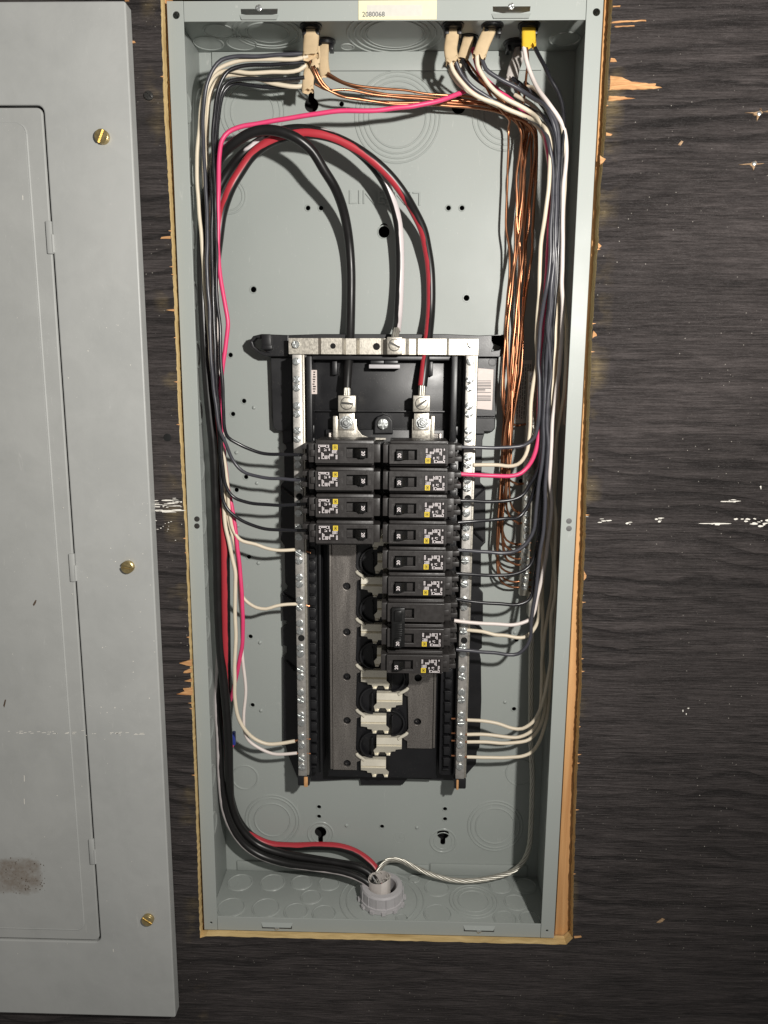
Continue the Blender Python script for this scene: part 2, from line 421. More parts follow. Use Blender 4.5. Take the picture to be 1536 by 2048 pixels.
def screw_mb(c, rad, h, slot=30, kind='slot', hexed=False):
    """round head facing the camera with a cut slot (two half heads with a gap over a lower disc)"""
    mb = MB(); c = Vector(c)
    mb.lathe(c, (0, -1, 0), [(rad*1.02, 0), (rad*1.02, h*.5), (rad*.96, h*.58)], 20)
    a = R(slot); gap = rad*.2; ks = (0, 1) if kind == 'slot' else (0, 1, 2, 3); span = math.pi*2/len(ks)
    for k in ks:
        mid = a+span*k+span/2; vs = []; n = 9
        off = gap/math.sin(span/2) if kind != 'slot' else gap
        cen = Vector((math.cos(mid)*off, 0, math.sin(mid)*off)); ring = [cen]
        lim = math.asin(min(.9, gap/rad))
        for i in range(n+1):
            th = a+span*k+lim+(span-2*lim)*i/n; ring.append(Vector((math.cos(th)*rad, 0, math.sin(th)*rad)))
        m_ = len(ring); bot = [c+q+Vector((0, -h*.55, 0)) for q in ring]
        mid_ = [c+q+Vector((0, -h*.88, 0)) for q in ring]; top = [c+q*.86+cen*.14+Vector((0, -h, 0)) for q in ring]
        fs = []
        for lv in (0, 1):
            for i in range(m_): i2 = (i+1) % m_; fs.append((lv*m_+i, lv*m_+i2, (lv+1)*m_+i2, (lv+1)*m_+i))
        fs.append(tuple(range(2*m_, 3*m_))); mb.add(bot+mid_+top, fs)
    return mb

# ================================================================== SETTING
W2, H2, D = .181, .4367, .095
PLY_Y = -.006
# plywood sheet with the ragged cut-out
L_edge = [(322, 8), (325, 120), (327, 200), (333, 305), (339, 406), (344, 508), (350, 650), (356, 800), (364, 960), (371, 1080), (377, 1240), (383, 1400), (391, 1600), (400, 1876)]
R_edge = [(1226, 0), (1222, 53), (1217, 159), (1211, 264), (1202, 370), (1197, 476), (1193, 540), (1184, 672), (1180, 804), (1175, 936), (1171, 1069), (1167, 1158), (1164, 1236), (1164, 1353), (1161, 1400), (1155, 1537), (1151, 1654), (1147, 1771), (1146, 1876)]
def ragged(pts, amp):
    q = pxl(pts, PLY_Y); out = []
    for (a, b), (c, d) in zip(q[:-1], q[1:]):
        n = max(2, int(math.hypot(c-a, d-b)/.0025))
        for k in range(n): f = k/n; out.append((a+(c-a)*f+random.uniform(-amp, amp), b+(d-b)*f))
    out.append(q[-1]); return out
le = ragged(L_edge, .00035); re_ = ragged(R_edge, .0004)
bz = at(740, 1880, PLY_Y).z
bot = [(le[-1][0]+(re_[-1][0]-le[-1][0])*k/60, bz+random.uniform(-.0004, .0004)) for k in range(1, 60)]
hole = [(le[0][0], .4445)]+le+bot+re_[::-1]+[(re_[0][0], .4445)]
me = plate_mesh([rect(-.75, -.8, .75, .8), hole], PLY_Y, .012)
for p in me.polygons: p.material_index = 0 if abs(p.normal.y) > .6 else 1
me.materials.append(M['stained_ply']); me.materials.append(M['ply_edge'])
ply = link('plywood_wall', me, None); ply['kind'] = 'structure'
# framing behind, then a board added to block light
mb = MB(); mb.box((.1835, .0075, -.8), (.222, .0955, .8), .001); o = mb.build('wall_stud', 'pine'); o['kind'] = 'structure'
mb = MB(); mb.box((-.225, .0075, -.8), (-.1835, .0955, .8), .001); o = mb.build('wall_stud', 'pine'); o['kind'] = 'structure'
mb = MB(); mb.box((-.1832, .0075, -.476), (.1832, .0955, -.4385), .001); o = mb.build('wall_blocking', 'pine'); o['kind'] = 'structure'
mb = MB(); mb.box((-.75, .112, -.8), (.75, .12, .8)); o = mb.build('light_block_board', 'dark_void'); o['kind'] = 'structure'  # unseen black board added so no ambient light leaks in from behind
# torn veneer, splinters and flecks on the plywood
def sliver(px, mat, name, lift=.0012, Y=PLY_Y):
    q = pxl(px, Y); mb = MB(); n = len(q); cx = sum(a for a, b in q)/n; cz = sum(b for a, b in q)/n
    out = []
    for k in range(n):
        a, b = q[k], q[(k+1) % n]; out.append(a); m_ = max(1, int(math.hypot(a[0]-b[0], a[1]-b[1])/.003))
        for j in range(1, m_): f = j/m_; out.append((a[0]+(b[0]-a[0])*f+random.uniform(-.0003, .0003), a[1]+(b[1]-a[1])*f+random.uniform(-.00025, .00025)))
    n = len(out)
    vs = [(a, Y+.0005, b) for a, b in out]+[(cx+(a-cx)*.9, Y-lift*random.uniform(.3, 1), cz+(b-cz)*.85) for a, b in out]
    mb.add(vs, [(k, (k+1) % n, n+(k+1) % n, n+k) for k in range(n)]+[tuple(range(n, 2*n))])
    return mb.build(name, mat, ply, 60)
for px in ([(1218, 150), (1240, 153), (1262, 163), (1300, 168), (1314, 167), (1312, 172), (1326, 176), (1290, 180), (1250, 180), (1217, 181)],
           [(1217, 192), (1240, 193), (1273, 197), (1240, 201), (1216, 203)], [(1222, 44), (1260, 41), (1294, 40), (1294, 43), (1255, 45), (1222, 47)],
           [(1228, 53), (1270, 51), (1270, 53), (1230, 55)], [(1221, 116), (1230, 117), (1234, 124), (1219, 125)], [(1225, 12), (1241, 12), (1240, 15), (1225, 15)],
           [(1211, 265), (1225, 269), (1222, 272), (1211, 272)], [(1186, 660), (1193, 668), (1194, 672), (1188, 674), (1184, 678)], [(1199, 310), (1212, 318), (1206, 326), (1200, 330)],
           [(1196, 485), (1203, 492), (1196, 500)], [(1167, 1140), (1173, 1150), (1172, 1156), (1167, 1162)], [(1147, 1872), (1162, 1871), (1164, 1874), (1148, 1876)],
           [(384, 1318), (372, 1322), (358, 1326), (374, 1331), (384, 1333)], [(383, 1336), (368, 1342), (366, 1346), (384, 1345)], [(384, 1356), (368, 1362), (384, 1364)],
           [(385, 1374), (366, 1376), (370, 1382), (352, 1388), (366, 1390), (385, 1391)], [(342, 472), (322, 474), (320, 478), (342, 478)],
           [(254, 81), (270, 82), (272, 86), (255, 89)], [(349, 618), (331, 620), (349, 623)], [(250, 0), (258, 0), (259, 3), (250, 4)]):
    sliver(px, 'torn_veneer', 'splinter')
for k in range(26):   # fuzz along the cut
    a, b = random.choice(L_edge[2:-1] if k % 2 else R_edge[3:-1]); yy = b+random.uniform(-60, 60); s = -1 if k % 2 else 1
    e = L_edge if k % 2 else R_edge
    for (x0, y0), (x1, y1) in zip(e[:-1], e[1:]):
        if y0 <= yy <= y1: a = x0+(x1-x0)*(yy-y0)/(y1-y0)
    ln = random.uniform(3, 8); sliver([(a-s, yy-1.5), (a+s*ln, yy-random.uniform(0, 1)), (a-s, yy+1.5)], 'raw_splinter', 'splinter', .0004)
def streak(cx, cy, wd, ht, n, spread):
    mb = MB()
    for k in range(n):
        x = cx+random.gauss(0, spread[0]); y = cy+random.gauss(0, spread[1]); a = wd*random.uniform(.15, 1); b = ht*random.uniform(.3, 1); m_ = 7
        ring_ = [(x+math.cos(2*math.pi*i/m_)*a*random.uniform(.6, 1.1), y+math.sin(2*math.pi*i/m_)*b*random.uniform(.5, 1.2)) for i in range(m_)]
        q = pxl(ring_, PLY_Y); mb.add([(u_, PLY_Y-.0002-.00025*random.random(), v_) for u_, v_ in q], [tuple(range(m_))])
    return mb.build('paint_scrape', 'white_fleck', ply)
for a in ((330, 1008, 14, 2.0, 26, (18, 5)), (340, 1022, 16, 1.8, 16, (14, 2)), (335, 1050, 3, 1.5, 14, (18, 16)), (1465, 1002, 12, 1.6, 9, (16, 1.5)), (1430, 1047, 22, 2.0, 8, (14, 1.5)),
          (1505, 1044, 12, 2.4, 16, (16, 4)), (1315, 1037, 7, 2, 6, (6, 3)), (1258, 1047, 6, 2, 3, (3, 2)), (1195, 1040, 9, 1.5, 5, (10, 3)), (1522, 977, 4, 5, 2, (1, 2)), (1375, 1415, 4, 3, 3, (5, 8))):
    streak(*a)
mb = MB(); mb.lathe(at(335, 875, PLY_Y+.0002), (0, -1, 0), [(.0036, 0), (.0036, .0003), (.003, .0005)], 20); o = mb.build('plugged_hole', 'dark_void', ply)
sc = empty('wall_screw', at(298, 192, PLY_Y), 'dark round screw head driven into the black plywood between cover and box', 'screw')
screw_mb(at(298, 192, PLY_Y-.0001), .0036, .0022, 50, 'cross').build('head', 'dark_steel', sc)
for (x, y, pts) in ((1515, 228, [(1503, 226), (1512, 224), (1521, 221), (1526, 226), (1518, 232), (1508, 232)]), (1505, 328, [(1498, 328), (1504, 324), (1511, 321), (1515, 327), (1510, 333), (1506, 337), (1501, 333)])):
    sliver(pts, 'gouge_wood', 'gouge', .0012)
    mb = MB(); mb.lathe(at(x+3, y, PLY_Y-.0005), (-.2, -1, .1), [(.0018, -.001), (.0018, .0012), (.0012, .0016)], 12)
    o = mb.build('nail', 'steel_screw'); things_tag(o, 'bent nail head in a pale gouge %s in the black plywood' % ('beside a long splinter' if y < 300 else 'with a thin horizontal scratch'), 'nail')
for q_ in ([(1488, 226), (1506, 225), (1506, 228)], [(1512, 232), (1522, 228), (1516, 237), (1513, 244)], [(1518, 218), (1522, 216), (1524, 222)], [(1524, 224), (1536, 222), (1536, 225)], [(1475, 330), (1500, 327), (1500, 330)], [(1512, 327), (1530, 327), (1512, 330)], [(1503, 333), (1509, 333), (1506, 342)]):
    sliver(q_, 'gouge_wood', 'splinter', .0016)
sliver([(1355, 290), (1362, 281), (1367, 283), (1361, 292)], 'gouge_wood', 'gouge', .001)
sliver([(1312, 1845), (1324, 1836), (1330, 1838), (1320, 1846)], 'gouge_wood', 'gouge', .001)

# ================================================================== NEIGHBOUR COVER (left)
CY = -.020
cx1 = at(300, 1000, CY).x; cz0 = at(200, 2031, CY).z; cz1 = at(120, 2, CY).z; cx0 = cx1-.40
dx1 = at(148, 1100, CY).x; dz1 = at(40, 210, CY).z; dz0 = at(100, 1882, CY).z; dx0 = cx0+.055
cover = empty('panel_cover', ((cx0+cx1)/2, CY, cz0), 'grey steel panel cover with hinged door and brass screws beside the open box', 'cover')
plate('cover_plate', [rrect(cx0, cz0, cx1, cz1, .002), rrect(dx0, dz0, dx1, dz1, .006)], CY, .0135, 'cover_paint', cover, .0012)
g = .0016
door = plate('door', [rrect(dx0+g, dz0+g, dx1-g, dz1-g, .005)], CY+.0006, .003, 'door_paint', cover, .0012)
ix1 = at(98, 900, CY).x; iz1 = at(20, 246, CY).z; iz0 = at(90, 1858, CY).z; ix0 = dx0+.018
mb = MB()
lp = rrect(ix0, iz0, ix1, iz1, .008, 6)
mb.tube([Vector((a, CY+.0008, b)) for a, b in lp+lp[:1]], .0011, 8); mb.build('pressed_bead', 'cover_paint', door)
plate('recessed_panel', [rrect(ix0+.0005, iz0+.0005, ix1-.0005, iz1-.0005, .0075)], CY-.0001, .0015, 'door_paint', door, .0004)
for (x, y, hh) in ((93, 475, 33), (140, 1135, 28), (183, 1703, 25)):
    a = at(x, y-hh, CY); b = at(x, y+hh, CY); hx = dx1-.0022
    mb = MB(); mb.box((hx-.0028, CY-.0014, a.z), (hx+.0022, CY+.002, b.z), .0008)
    mb.lathe((hx+.0024, CY-.0004, b.z+.001), (0, 0, 1), [(.0012, 0), (.0012, (a.z-b.z)*.55)], 10); mb.build('hinge', 'cover_paint', cover)
for (x, y, a) in ((206, 275, 65), (257, 1133, -10), (297, 1837, -35)):
    screw_mb(at(x, y, CY-.0001), .0058, .0042, a).build('cover_screw', 'brass', cover)
# rust stain, chips, specks on the door (thin deposits)
mb = MB()
for k in range(70):
    x = random.betavariate(1.3, 1.1)*95-4; y = 1705+random.betavariate(1.6, 1.1)*82
    if y < 1735 and random.random() < .35: continue
    rr = random.uniform(.5, 1.5); q = pxl([(x+math.cos(2*math.pi*i/5)*rr*random.uniform(.6, 1.2), y+math.sin(2*math.pi*i/5)*rr) for i in range(5)], CY)
    mb.add([(a, CY-.00018, b) for a, b in q], [(0, 1, 2, 3, 4)])
simple('rust', (.085, .055, .035), .8, var=.4, scale=500)
mb.build('rust_stain', 'rust', cover)['kind'] = 'stuff'
mb = MB()
for k in range(90):
    x = random.gauss(265, 45) if k % 2 else random.uniform(5, 320); y = random.uniform(980, 1480) if k % 2 else random.uniform(500, 1990)
    if x < 3 or x > 245+y*.05: continue
    rr = random.uniform(.5, 1.5); q = pxl([(x+math.cos(2*math.pi*i/5)*rr*random.uniform(.4, 1.4), y+math.sin(2*math.pi*i/5)*rr*random.uniform(.4, 1.2)) for i in range(5)], CY)
    mb.add([(a, CY-.00016, b) for a, b in q], [(0, 1, 2, 3, 4)])
for (x, y, ln) in ((45, 395, 10), (48, 1556, 14), (48, 1602, 12), (226, 1900, 6)):
    q = pxl([(x, y-ln/2), (x+1.2, y-ln/3), (x+1.6, y+ln/2), (x+.3, y+ln/2)], CY); mb.add([(a, CY-.00016, b) for a, b in q], [(0, 1, 2, 3)])
for k in range(40):
    x = random.uniform(4, 300); y = 1462+random.gauss(0, 3)+x*.02; ln = random.uniform(2, 9); q = pxl([(x, y), (x+ln, y-.4), (x+ln, y+.6), (x, y+.9)], CY); mb.add([(a, CY-.00016, b) for a, b in q], [(0, 1, 2, 3)])
mb.build('paint_specks', 'white_fleck', cover)['kind'] = 'stuff'
mb = MB()
for (x, y, ln, sl) in ((70, 1206, 12, 2), (10, 1407, 16, 1)):
    q = pxl([(x-sl, y+ln/2), (x-sl-2.2, y+ln/4), (x+sl-1, y-ln/2), (x+sl+1.5, y-ln/2), (x+sl, y)], CY); mb.add([(a, CY-.0003, b) for a, b in q], [(0, 1, 2, 3, 4)])
mb.build('scratch', 'rust', cover)

# ================================================================== ENCLOSURE
box = empty('breaker_panel_box', (0, D, -H2), 'open grey steel breaker panel enclosure set into the black plywood wall', 'panel box')
TH = .0013
holes = []
def keyhole(px, py, up, s=1.0):
    c = at(px, py, D); r = .0068*s; rn = .0028*s; L = .0125*s; out = []; a0 = math.asin(rn/r)
    for k in range(19): th = math.pi/2+a0+(2*math.pi-2*a0)*k/18; out.append((r*math.cos(th), r*math.sin(th)))
    for k in range(9): th = math.pi*k/8; out.append((rn*math.cos(th), L+rn*math.sin(th)-rn*.5))
    return [(c.x+a, c.z+(b if up else -b)) for a, b in out]
holes += [keyhole(623, 210, True), keyhole(917, 213, True), keyhole(641, 1664, False), keyhole(886, 1668, False)]
c = at(768, 464, D); holes.append([(c.x+math.cos(th)*.0055*(1 if math.sin(th) < 0 else 1), c.z+(math.sin(th)*.0055 if math.sin(th) < 0 else math.sin(th)*.0085)) for th in [2*math.pi*k/24 for k in range(24)]])
small = [(616, 416), (642, 416), (897, 416), (924, 416), (507, 579), (933, 596), (461, 710), (488, 802), (466, 828), (683, 208), (492, 954), (473, 980), (498, 1114), (501, 1273), (505, 1410),
         (638, 1614), (638, 1633), (890, 1618), (890, 1638), (764, 1653), (1028, 1418), (1033, 1280), (1042, 962)]
for (x, y) in small: c = at(x, y, D); holes.append(circ(c.x, c.z, .0023 if (x, y) not in ((933, 596), (507, 579)) else .0029, 14))
plate('back_panel', [rect(-W2+.0002, -H2+.0002, W2-.0002, H2-.0002)]+holes, D, TH, 'box_paint', box)
for (x, y) in small+[(768, 464)]:     # rolled rims of the punched holes
    mb = MB(); c = at(x, y, D-.0002); mb.ring(c, (0, 1, 0), .0029 if (x, y) not in ((933, 596), (507, 579), (768, 464)) else (.0036 if y != 464 else .0062), .0006, 18, 6); mb.build('hole_rim', 'stamped_paint', box)
for (x, y) in ((473, 905), (514, 966), (476, 1051), (517, 1126), (508, 815), (520, 1285), (522, 1421), (693, 1651), (834, 1655), (1010, 1404), (1030, 1265)):
    mb = MB(); mb.lathe(at(x, y, D), (0, -1, 0), [(.0021, 0), (.0019, .0007), (.001, .0013), (.0002, .0014)], 12); mb.build('dimple', 'stamped_paint', box, 80)
for (x, y) in ((641, 1668), (886, 1682)):
    mb = MB(); c = at(x, y, D-.0001); mb.ring(c, (0, 1, 0), .0145, .0012, 40, 6, .5); mb.ring(c, (0, 1, 0), .0105, .0006, 40, 6, .5); mb.build('pressed_boss', 'stamped_paint', box, 80)
def sheet(name, a, b, bev=.0003): mb = MB(); mb.box(a, b, bev); return mb.build(name, 'box_paint', box)
lw = sheet('left_wall', (-W2, .0014, -H2), (-W2+TH, D-.0002, H2)); rw = sheet('right_wall', (W2-TH, .0014, -H2), (W2, D-.0002, H2))
tw = sheet('top_wall', (-W2+TH+.0001, .0014, H2-TH), (W2-TH-.0001, D-.0002, H2)); bw = sheet('bottom_wall', (-W2+TH+.0001, .0014, -H2), (W2-TH-.0001, D-.0002, -H2+TH))
FI, FZ = .1672, .4212
def slot_hole(px, py, top):
    c = at(px, py, 0); w_ = .0155; 
    return [(c.x-w_, c.z+.0026), (c.x+w_, c.z+.0026), (c.x+w_*.98, c.z-.0012), (c.x+w_*.45, c.z-.0026), (c.x-w_*.45, c.z-.0026), (c.x-w_*.98, c.z-.0012)]
for s in (-1, 1):
    hs = [circ(*(lambda q: (q.x, q.z))(at(352 if s < 0 else 1193, 30 if s < 0 else 24, 0)), .0030, 18), circ(s*.1735, -.4285, .0013, 12)]
    fx = plate('side_flange', [rect(*sorted((s*(W2-.0001), s*FI))[:1], -H2, sorted((s*(W2-.0001), s*FI))[1], H2)]+hs, 0, .0013, 'box_paint', box, .0003)
    for zz_ in ((394, 1038), (394, 1052)) if s < 0 else ((1138, 1042), (1138, 1057)):
        mb = MB(); mb.lathe(at(*zz_, -.0001), (0, -1, 0), [(.0026, 0), (.0026, .0002), (.0017, .0004)], 14); mb.build('spot_weld', 'print_grey' if s > 0 else 'dark_steel', fx)
hs = [slot_hole(518, 24, 1), slot_hole(1023, 19, 1)]
ft = plate('top_flange', [rect(-FI+.0003, FZ, FI-.0003, H2)]+hs, .0002, .0013, 'box_paint', box, .0003)
fb = plate('bottom_flange', [rect(-FI+.0003, -H2, FI-.0003, -FZ)], .0002, .0013, 'box_paint', box, .0003)
for (x, y, p, up) in ((518, 15, ft, 1), (1023, 12, ft, 1), (554, 1855, fb, -1), (958, 1861, fb, -1)):
    c = at(x, y, 0)
    screw_mb((c.x, .0001, c.z-(.0005 if up > 0 else 0)), .0024, .0014, 20, 'cross').build('screw', 'steel_screw', p)
    mb = MB(); zb = -up*.0075+c.z+(0 if up > 0 else -.004)
    vs = [(c.x-.0165, .0001, zb+.002), (c.x+.0165, .0001, zb+.002), (c.x+.0145, -.0016, zb-.0022), (c.x-.0145, -.0016, zb-.0022)]
    mb.add(vs+[(a, b+.0012, d) for a, b, d in vs], [(0, 1, 2, 3), (7, 6, 5, 4), (0, 4, 5, 1), (1, 5, 6, 2), (2, 6, 7, 3), (3, 7, 4, 0)])
    mb.build('bent_tab', 'box_paint', p)
    if up < 0:
        mb = MB(); vs = [(c.x-.0155, .0001, c.z+.0025), (c.x-.006, .0001, c.z+.0025), (c.x, -.0002, c.z-.0005), (c.x+.006, .0001, c.z+.0025), (c.x+.0155, .0001, c.z+.0025), (c.x+.0155, .0001, c.z-.0012), (c.x-.0155, .0001, c.z-.0012)]
        mb.add([(a, -.0001, d) for a, b, d in vs], [tuple(range(7))]); mb.build('slot', 'dark_steel', p)
# folded tabs of the end walls lying on the back
sheet('fold_tab', (-.167, D-.0022, .4185), (.148, D-.0003, H2-TH-.0002)); sheet('fold_tab', (-.167, D-.0022, -H2+TH+.0002), (.055, D-.0003, -.4235)); sheet('fold_tab', (.057, D-.0024, -H2+TH+.0002), (.168, D-.0003, -.4215))
# knockouts: each ring group is one pressed disc in its wall
def knockout(c, ax, radii, parent, minor=.0005, disc=True):
    mb = MB(); a = Vector(ax)
    for i, r_ in enumerate(radii):
        mb.ring(Vector(c), a, r_, minor, 44, 6, .9)
        g0 = random.uniform(0, 6)
        for k in (0, 1): mb.ring(Vector(c)+a*.0004*0, a, r_+.0009, minor*.5, 10, 5, .8, (g0+k*math.pi, g0+k*math.pi+.5))
    if disc: mb.lathe(c, ax, [(radii[-1]-.0008, -.0002), (radii[-1]-.0012, .0004), (radii[-1]-.004, .00045)], 40)
    return mb.build('knockout', 'stamped_paint', parent, 50)
def kpx(px, py, Y): return at(px, py, Y)
bp_ = [o for o in box.children if o.name.startswith('back_panel')][0]
for (x, y, rr) in ((505, 225, (.031, .027, .021)), (795, 235, (.041, .037, .0325, .0275)), (1010, 232, (.031, .026, .021)), (545, 1640, (.031, .0275, .0205)), (990, 1652, (.031, .0275, .022)), (490, 1555, (.0145,)), (1040, 1545, (.0155,)), (458, 392, (.0165, .0135))):
    knockout(at(x, y, D), (0, -1, 0), rr, bp_, .0010, False)
for (x, y, rr) in ((535, 65, (.031, .0265, .019)), (790, 68, (.043, .037, .031, .0265)), (417, 86, (.0135,)), (483, 86, (.0135,)), (438, 62, (.0135,)), (695, 93, (.006,)), (1130, 78, (.0135,))):
    q = atz(x, y, H2-TH); knockout((q.x, q.y, H2-TH), (0, 0, -1), rr, tw, .0010)
for (x, y, rr) in ((480, 1765, (.0135,)), (545, 1765, (.0135,)), (603, 1765, (.0115,)), (658, 1767, (.0115,)), (462, 1815, (.0145,)), (532, 1816, (.0145,)), (592, 1823, (.0125,)), (648, 1827, (.0125,)), (622, 1794, (.011,)),
                   (764, 1800, (.046, .039)), (874, 1776, (.0135,)), (875, 1828, (.0145,)), (947, 1802, (.026, .022, .0165)), (1000, 1772, (.012,)), (1050, 1772, (.0125,)), (1031, 1805, (.012,)), (1010, 1838, (.012,)), (1060, 1838, (.011,)), (828, 1758, (.006,)), (803, 1836, (.006,))):
    q = atz(x, y, -H2+TH); knockout((q.x, q.y, -H2+TH), (0, 0, 1), rr, bw, .0009, len(rr) == 1)
for k in range(14):
    zc = .37-.055*k
    for s, par in ((-1, lw), (1, rw)):
        mb = MB(); cc = Vector((s*(W2-TH), .045, zc)); a = Vector((-s, 0, 0)); vs = []; fs = []
        for r_, d_ in ((.0135, 0.0), (.0128, .0011), (.0118, .0013), (.0105, .0006), (.009, .0004)):
            for j in range(28): th = 2*math.pi*j/28; vs.append(cc+a*d_+Vector((0, math.cos(th)*r_, math.sin(th)*r_)))
        for i in range(4):
            for j in range(28): fs.append((i*28+j, i*28+(j+1) % 28, (i+1)*28+(j+1) % 28, (i+1)*28+j))
        fs.append(tuple(4*28+j for j in range(28))); mb.add(vs, fs); mb.build('knockout', 'stamped_paint', par, 50)
# embossed words and earth mark on the back
q = at(734, 396, D); text('embossed_line', 'LINE', .0185, (q.x, D-.0002, q.z), 'stamped_paint', bp_, 0, .0013, 0)
q = at(806, 396, D); text('embossed_line', 'LINE', .0185, (q.x, D-.0002, q.z), 'stamped_paint', bp_, math.pi, .0013, 0)
q = at(799, 1675, D); mb = MB(); mb.ring(q, (0, -1, 0), .0065, .0003, 30); mb.box((q.x-.0003, D-.0003, q.z), (q.x+.0003, D+.0003, q.z+.005))
for k, hw in enumerate((.004, .0034, .0022)): mb.box((q.x-hw, D-.0003, q.z-.0022*k-.0003), (q.x+hw, D+.0003, q.z-.0022*k+.0003))
mb.build('earth_mark', 'box_paint', bp_)
# stickers
a = at(717, 0, 0); b = at(873, 38, 0)
st = plate('serial_sticker', [[(a.x, FZ+.0004), (b.x, FZ+.0004), (b.x, H2-.0006), (a.x, H2-.0006)]], -.00045, .00025, 'sticker_cream'); things_tag(st, 'cream serial number sticker on the top flange of the box', 'sticker')
q = at(747, 29, -.0006); text('serial_number', '2080068', .0054, (q.x, -.00056, q.z), 'print_grey', st, 0, .00005, .00004)
plate('white_patch', [rect(a.x+.007, FZ+.003, b.x-.012, H2-.004)], -.00049, .00004, 'sticker_white', st)
wl = plate('wiring_label', [pxl([(1034, 722), (1064, 720), (1062, 846), (1030, 846)], D-.0006)], D-.0006, .0003, 'sticker_white'); things_tag(wl, 'white printed instruction label on the back behind the copper ground wires', 'label')
mb = MB(); qa = at(1036, 728, D-.0008); qb = at(1058, 838, D-.0008)
for k in range(6):
    x = qa.x+.0012+(qb.x-qa.x-.002)*k/5; z = qa.z
    while z > qb.z:
        ln = random.uniform(.001, .005); z2 = max(qb.z, z-ln); mb.box((x-.0005, D-.00068, z2), (x+.0005, D-.00055, z)); z = z2-random.uniform(.0006, .0012)
mb.build('printed_lines', 'print_grey', wl)
xr = W2-TH-.0004
zt = atx(1130, 716, xr); zb = atx(1115, 846, xr)
mb = MB(); mb.box((xr, .014, zb.z), (xr+.0003, .07, zt.z)); ol = mb.build('warning_label', 'sticker_white'); things_tag(ol, 'orange and white warning label on the inner right wall of the box', 'label')
mb = MB(); mb.box((xr-.00015, .022, zb.z+.001), (xr, .045, zt.z-.001)); mb.build('orange_band', 'sticker_orange', ol)
me = text_mesh('WARNING', .0115, .0001, math.pi/2); me.transform(Matrix.Rotation(-math.pi/2, 4, 'Z')); me.transform(Matrix.Translation((xr-.0003, .034, (zt.z+zb.z)/2-.008))); link('warning_word', me, 'label_black', ol)

# ================================================================== BUS ASSEMBLY
bus = empty('bus_assembly', (0, D, at(760, 1560, .08).z), 'black plastic bus assembly with neutral bars, busbars and breaker stabs in the box', 'bus assembly')
BY = .0885
Lp = [(541, 713), (543, 830), (546, 855), (555, 862), (564, 862), (565, 886), (571, 890), (573, 897), (568, 902), (569, 960), (561, 971), (561, 1080), (569, 1092), (570, 1165), (575, 1172), (573, 1180), (564, 1186), (565, 1240), (573, 1242), (574, 1250), (565, 1254), (566, 1290), (573, 1293), (573, 1308), (566, 1314), (567, 1490), (571, 1492), (577, 1513), (590, 1545), (597, 1562), (640, 1562)]
Rp = [(998, 713), (991, 834), (990, 857), (984, 864), (970, 864), (965, 880), (963, 950), (960, 958), (961, 966), (971, 975), (971, 1085), (962, 1095), (962, 1172), (957, 1176), (966, 1186), (966, 1246), (956, 1250), (964, 1258), (964, 1296), (958, 1300), (962, 1319), (963, 1400), (959, 1495), (954, 1502), (952, 1528), (930, 1553), (921, 1562)]
plate('base_plate', [pxl(Lp+[(720, 1558), (722, 1570), (805, 1570), (815, 1558)]+Rp[::-1], BY)], BY, .006, 'black_plastic', bus, .0006)
# diagonal stiffening ribs on the wings
for (x0, y0, x1, y1) in ((563, 974, 592, 998), (566, 1188, 592, 1206), (572, 1322, 590, 1342), (968, 978, 946, 998), (964, 1260, 945, 1240), (967, 1082, 948, 1062)):
    mb = MB(); mb.tube([at(x0, y0, BY-.001), at(x1, y1, BY-.004)], .0012, 6); mb.build('rib', 'black_plastic', bus)
# raised flanks
for (pp, nm) in (([(541, 714), (584, 714), (584, 862), (555, 862), (546, 855)], 'wing'), ([(948, 716), (996, 716), (991, 833), (947, 833)], 'wing'), ([(947, 836), (990, 836), (990, 856), (984, 863), (969, 863), (969, 868), (947, 868)], 'wing'), ([(565, 864), (584, 838), (584, 885), (566, 885)], 'wing')):
    plate(nm, [pxl(pp, .083)], .083, .0058, 'black_plastic', bus, .0006)
q = at(985, 724, .0828); mb = MB(); mb.ring(q, (0, -1, 0), .0038, .0004, 24); mb.build('moulded_ring', 'black_plastic', bus)
# top bar with ears
plate('top_bar', [pxl([(576, 670), (640, 668), (890, 668), (957, 671), (1008, 669), (1018, 678), (1017, 690), (1010, 705), (1000, 714), (576, 714)], .075), pxl([(984, 672), (1002, 670), (1007, 678), (1004, 692), (998, 700), (984, 702), (988, 690), (984, 682)], .075)], .075, .012, 'black_plastic', bus, .0006)
plate('ear', [pxl([(577, 670), (522, 668), (506, 672), (498, 683), (501, 694), (519, 708), (530, 713), (577, 713)], .073), pxl([(523, 677), (512, 676), (505, 684), (508, 693), (520, 702), (534, 704), (524, 698)], .073)], .073, .012, 'black_plastic', bus, .0008)
mb = MB(); mb.pbox(523, 668, 541, 697, .068, .006); mb.pbox(523, 690, 543, 699, .066, .006); mb.build('clip', 'black_plastic', bus)
# upper well
mb = MB(); mb.pbox(614, 714, 914, 884, .0755, .0135, .0003); mb.build('well_floor', 'black_plastic', bus)
for (a_) in ((613, 712, 624, 884), (902, 712, 914, 884)):
    mb = MB(); mb.pbox(*a_, .052, .0235, .0008); mb.build('well_wall', 'black_plastic', bus)
mb = MB(); mb.pbox(625, 712, 901, 720, .060, .0155, .0005); mb.build('well_wall', 'black_plastic', bus)
mb = MB(); mb.pbox(625, 821, 901, 824, .070, .005, .0003); mb.build('cross_rib', 'black_plastic', bus)
mb = MB(); mb.pbox(664, 722, 674, 750, .068, .007, .0008); mb.build('peg', 'black_plastic', bus)
mb = MB(); mb.pbox(857, 722, 866, 752, .068, .007, .0008); mb.build('peg', 'black_plastic', bus)
mb = MB(); mb.pbox(738, 729, 800, 737, .060, .012, .0004); mb.build('bracket', 'pvc_grey', bus)
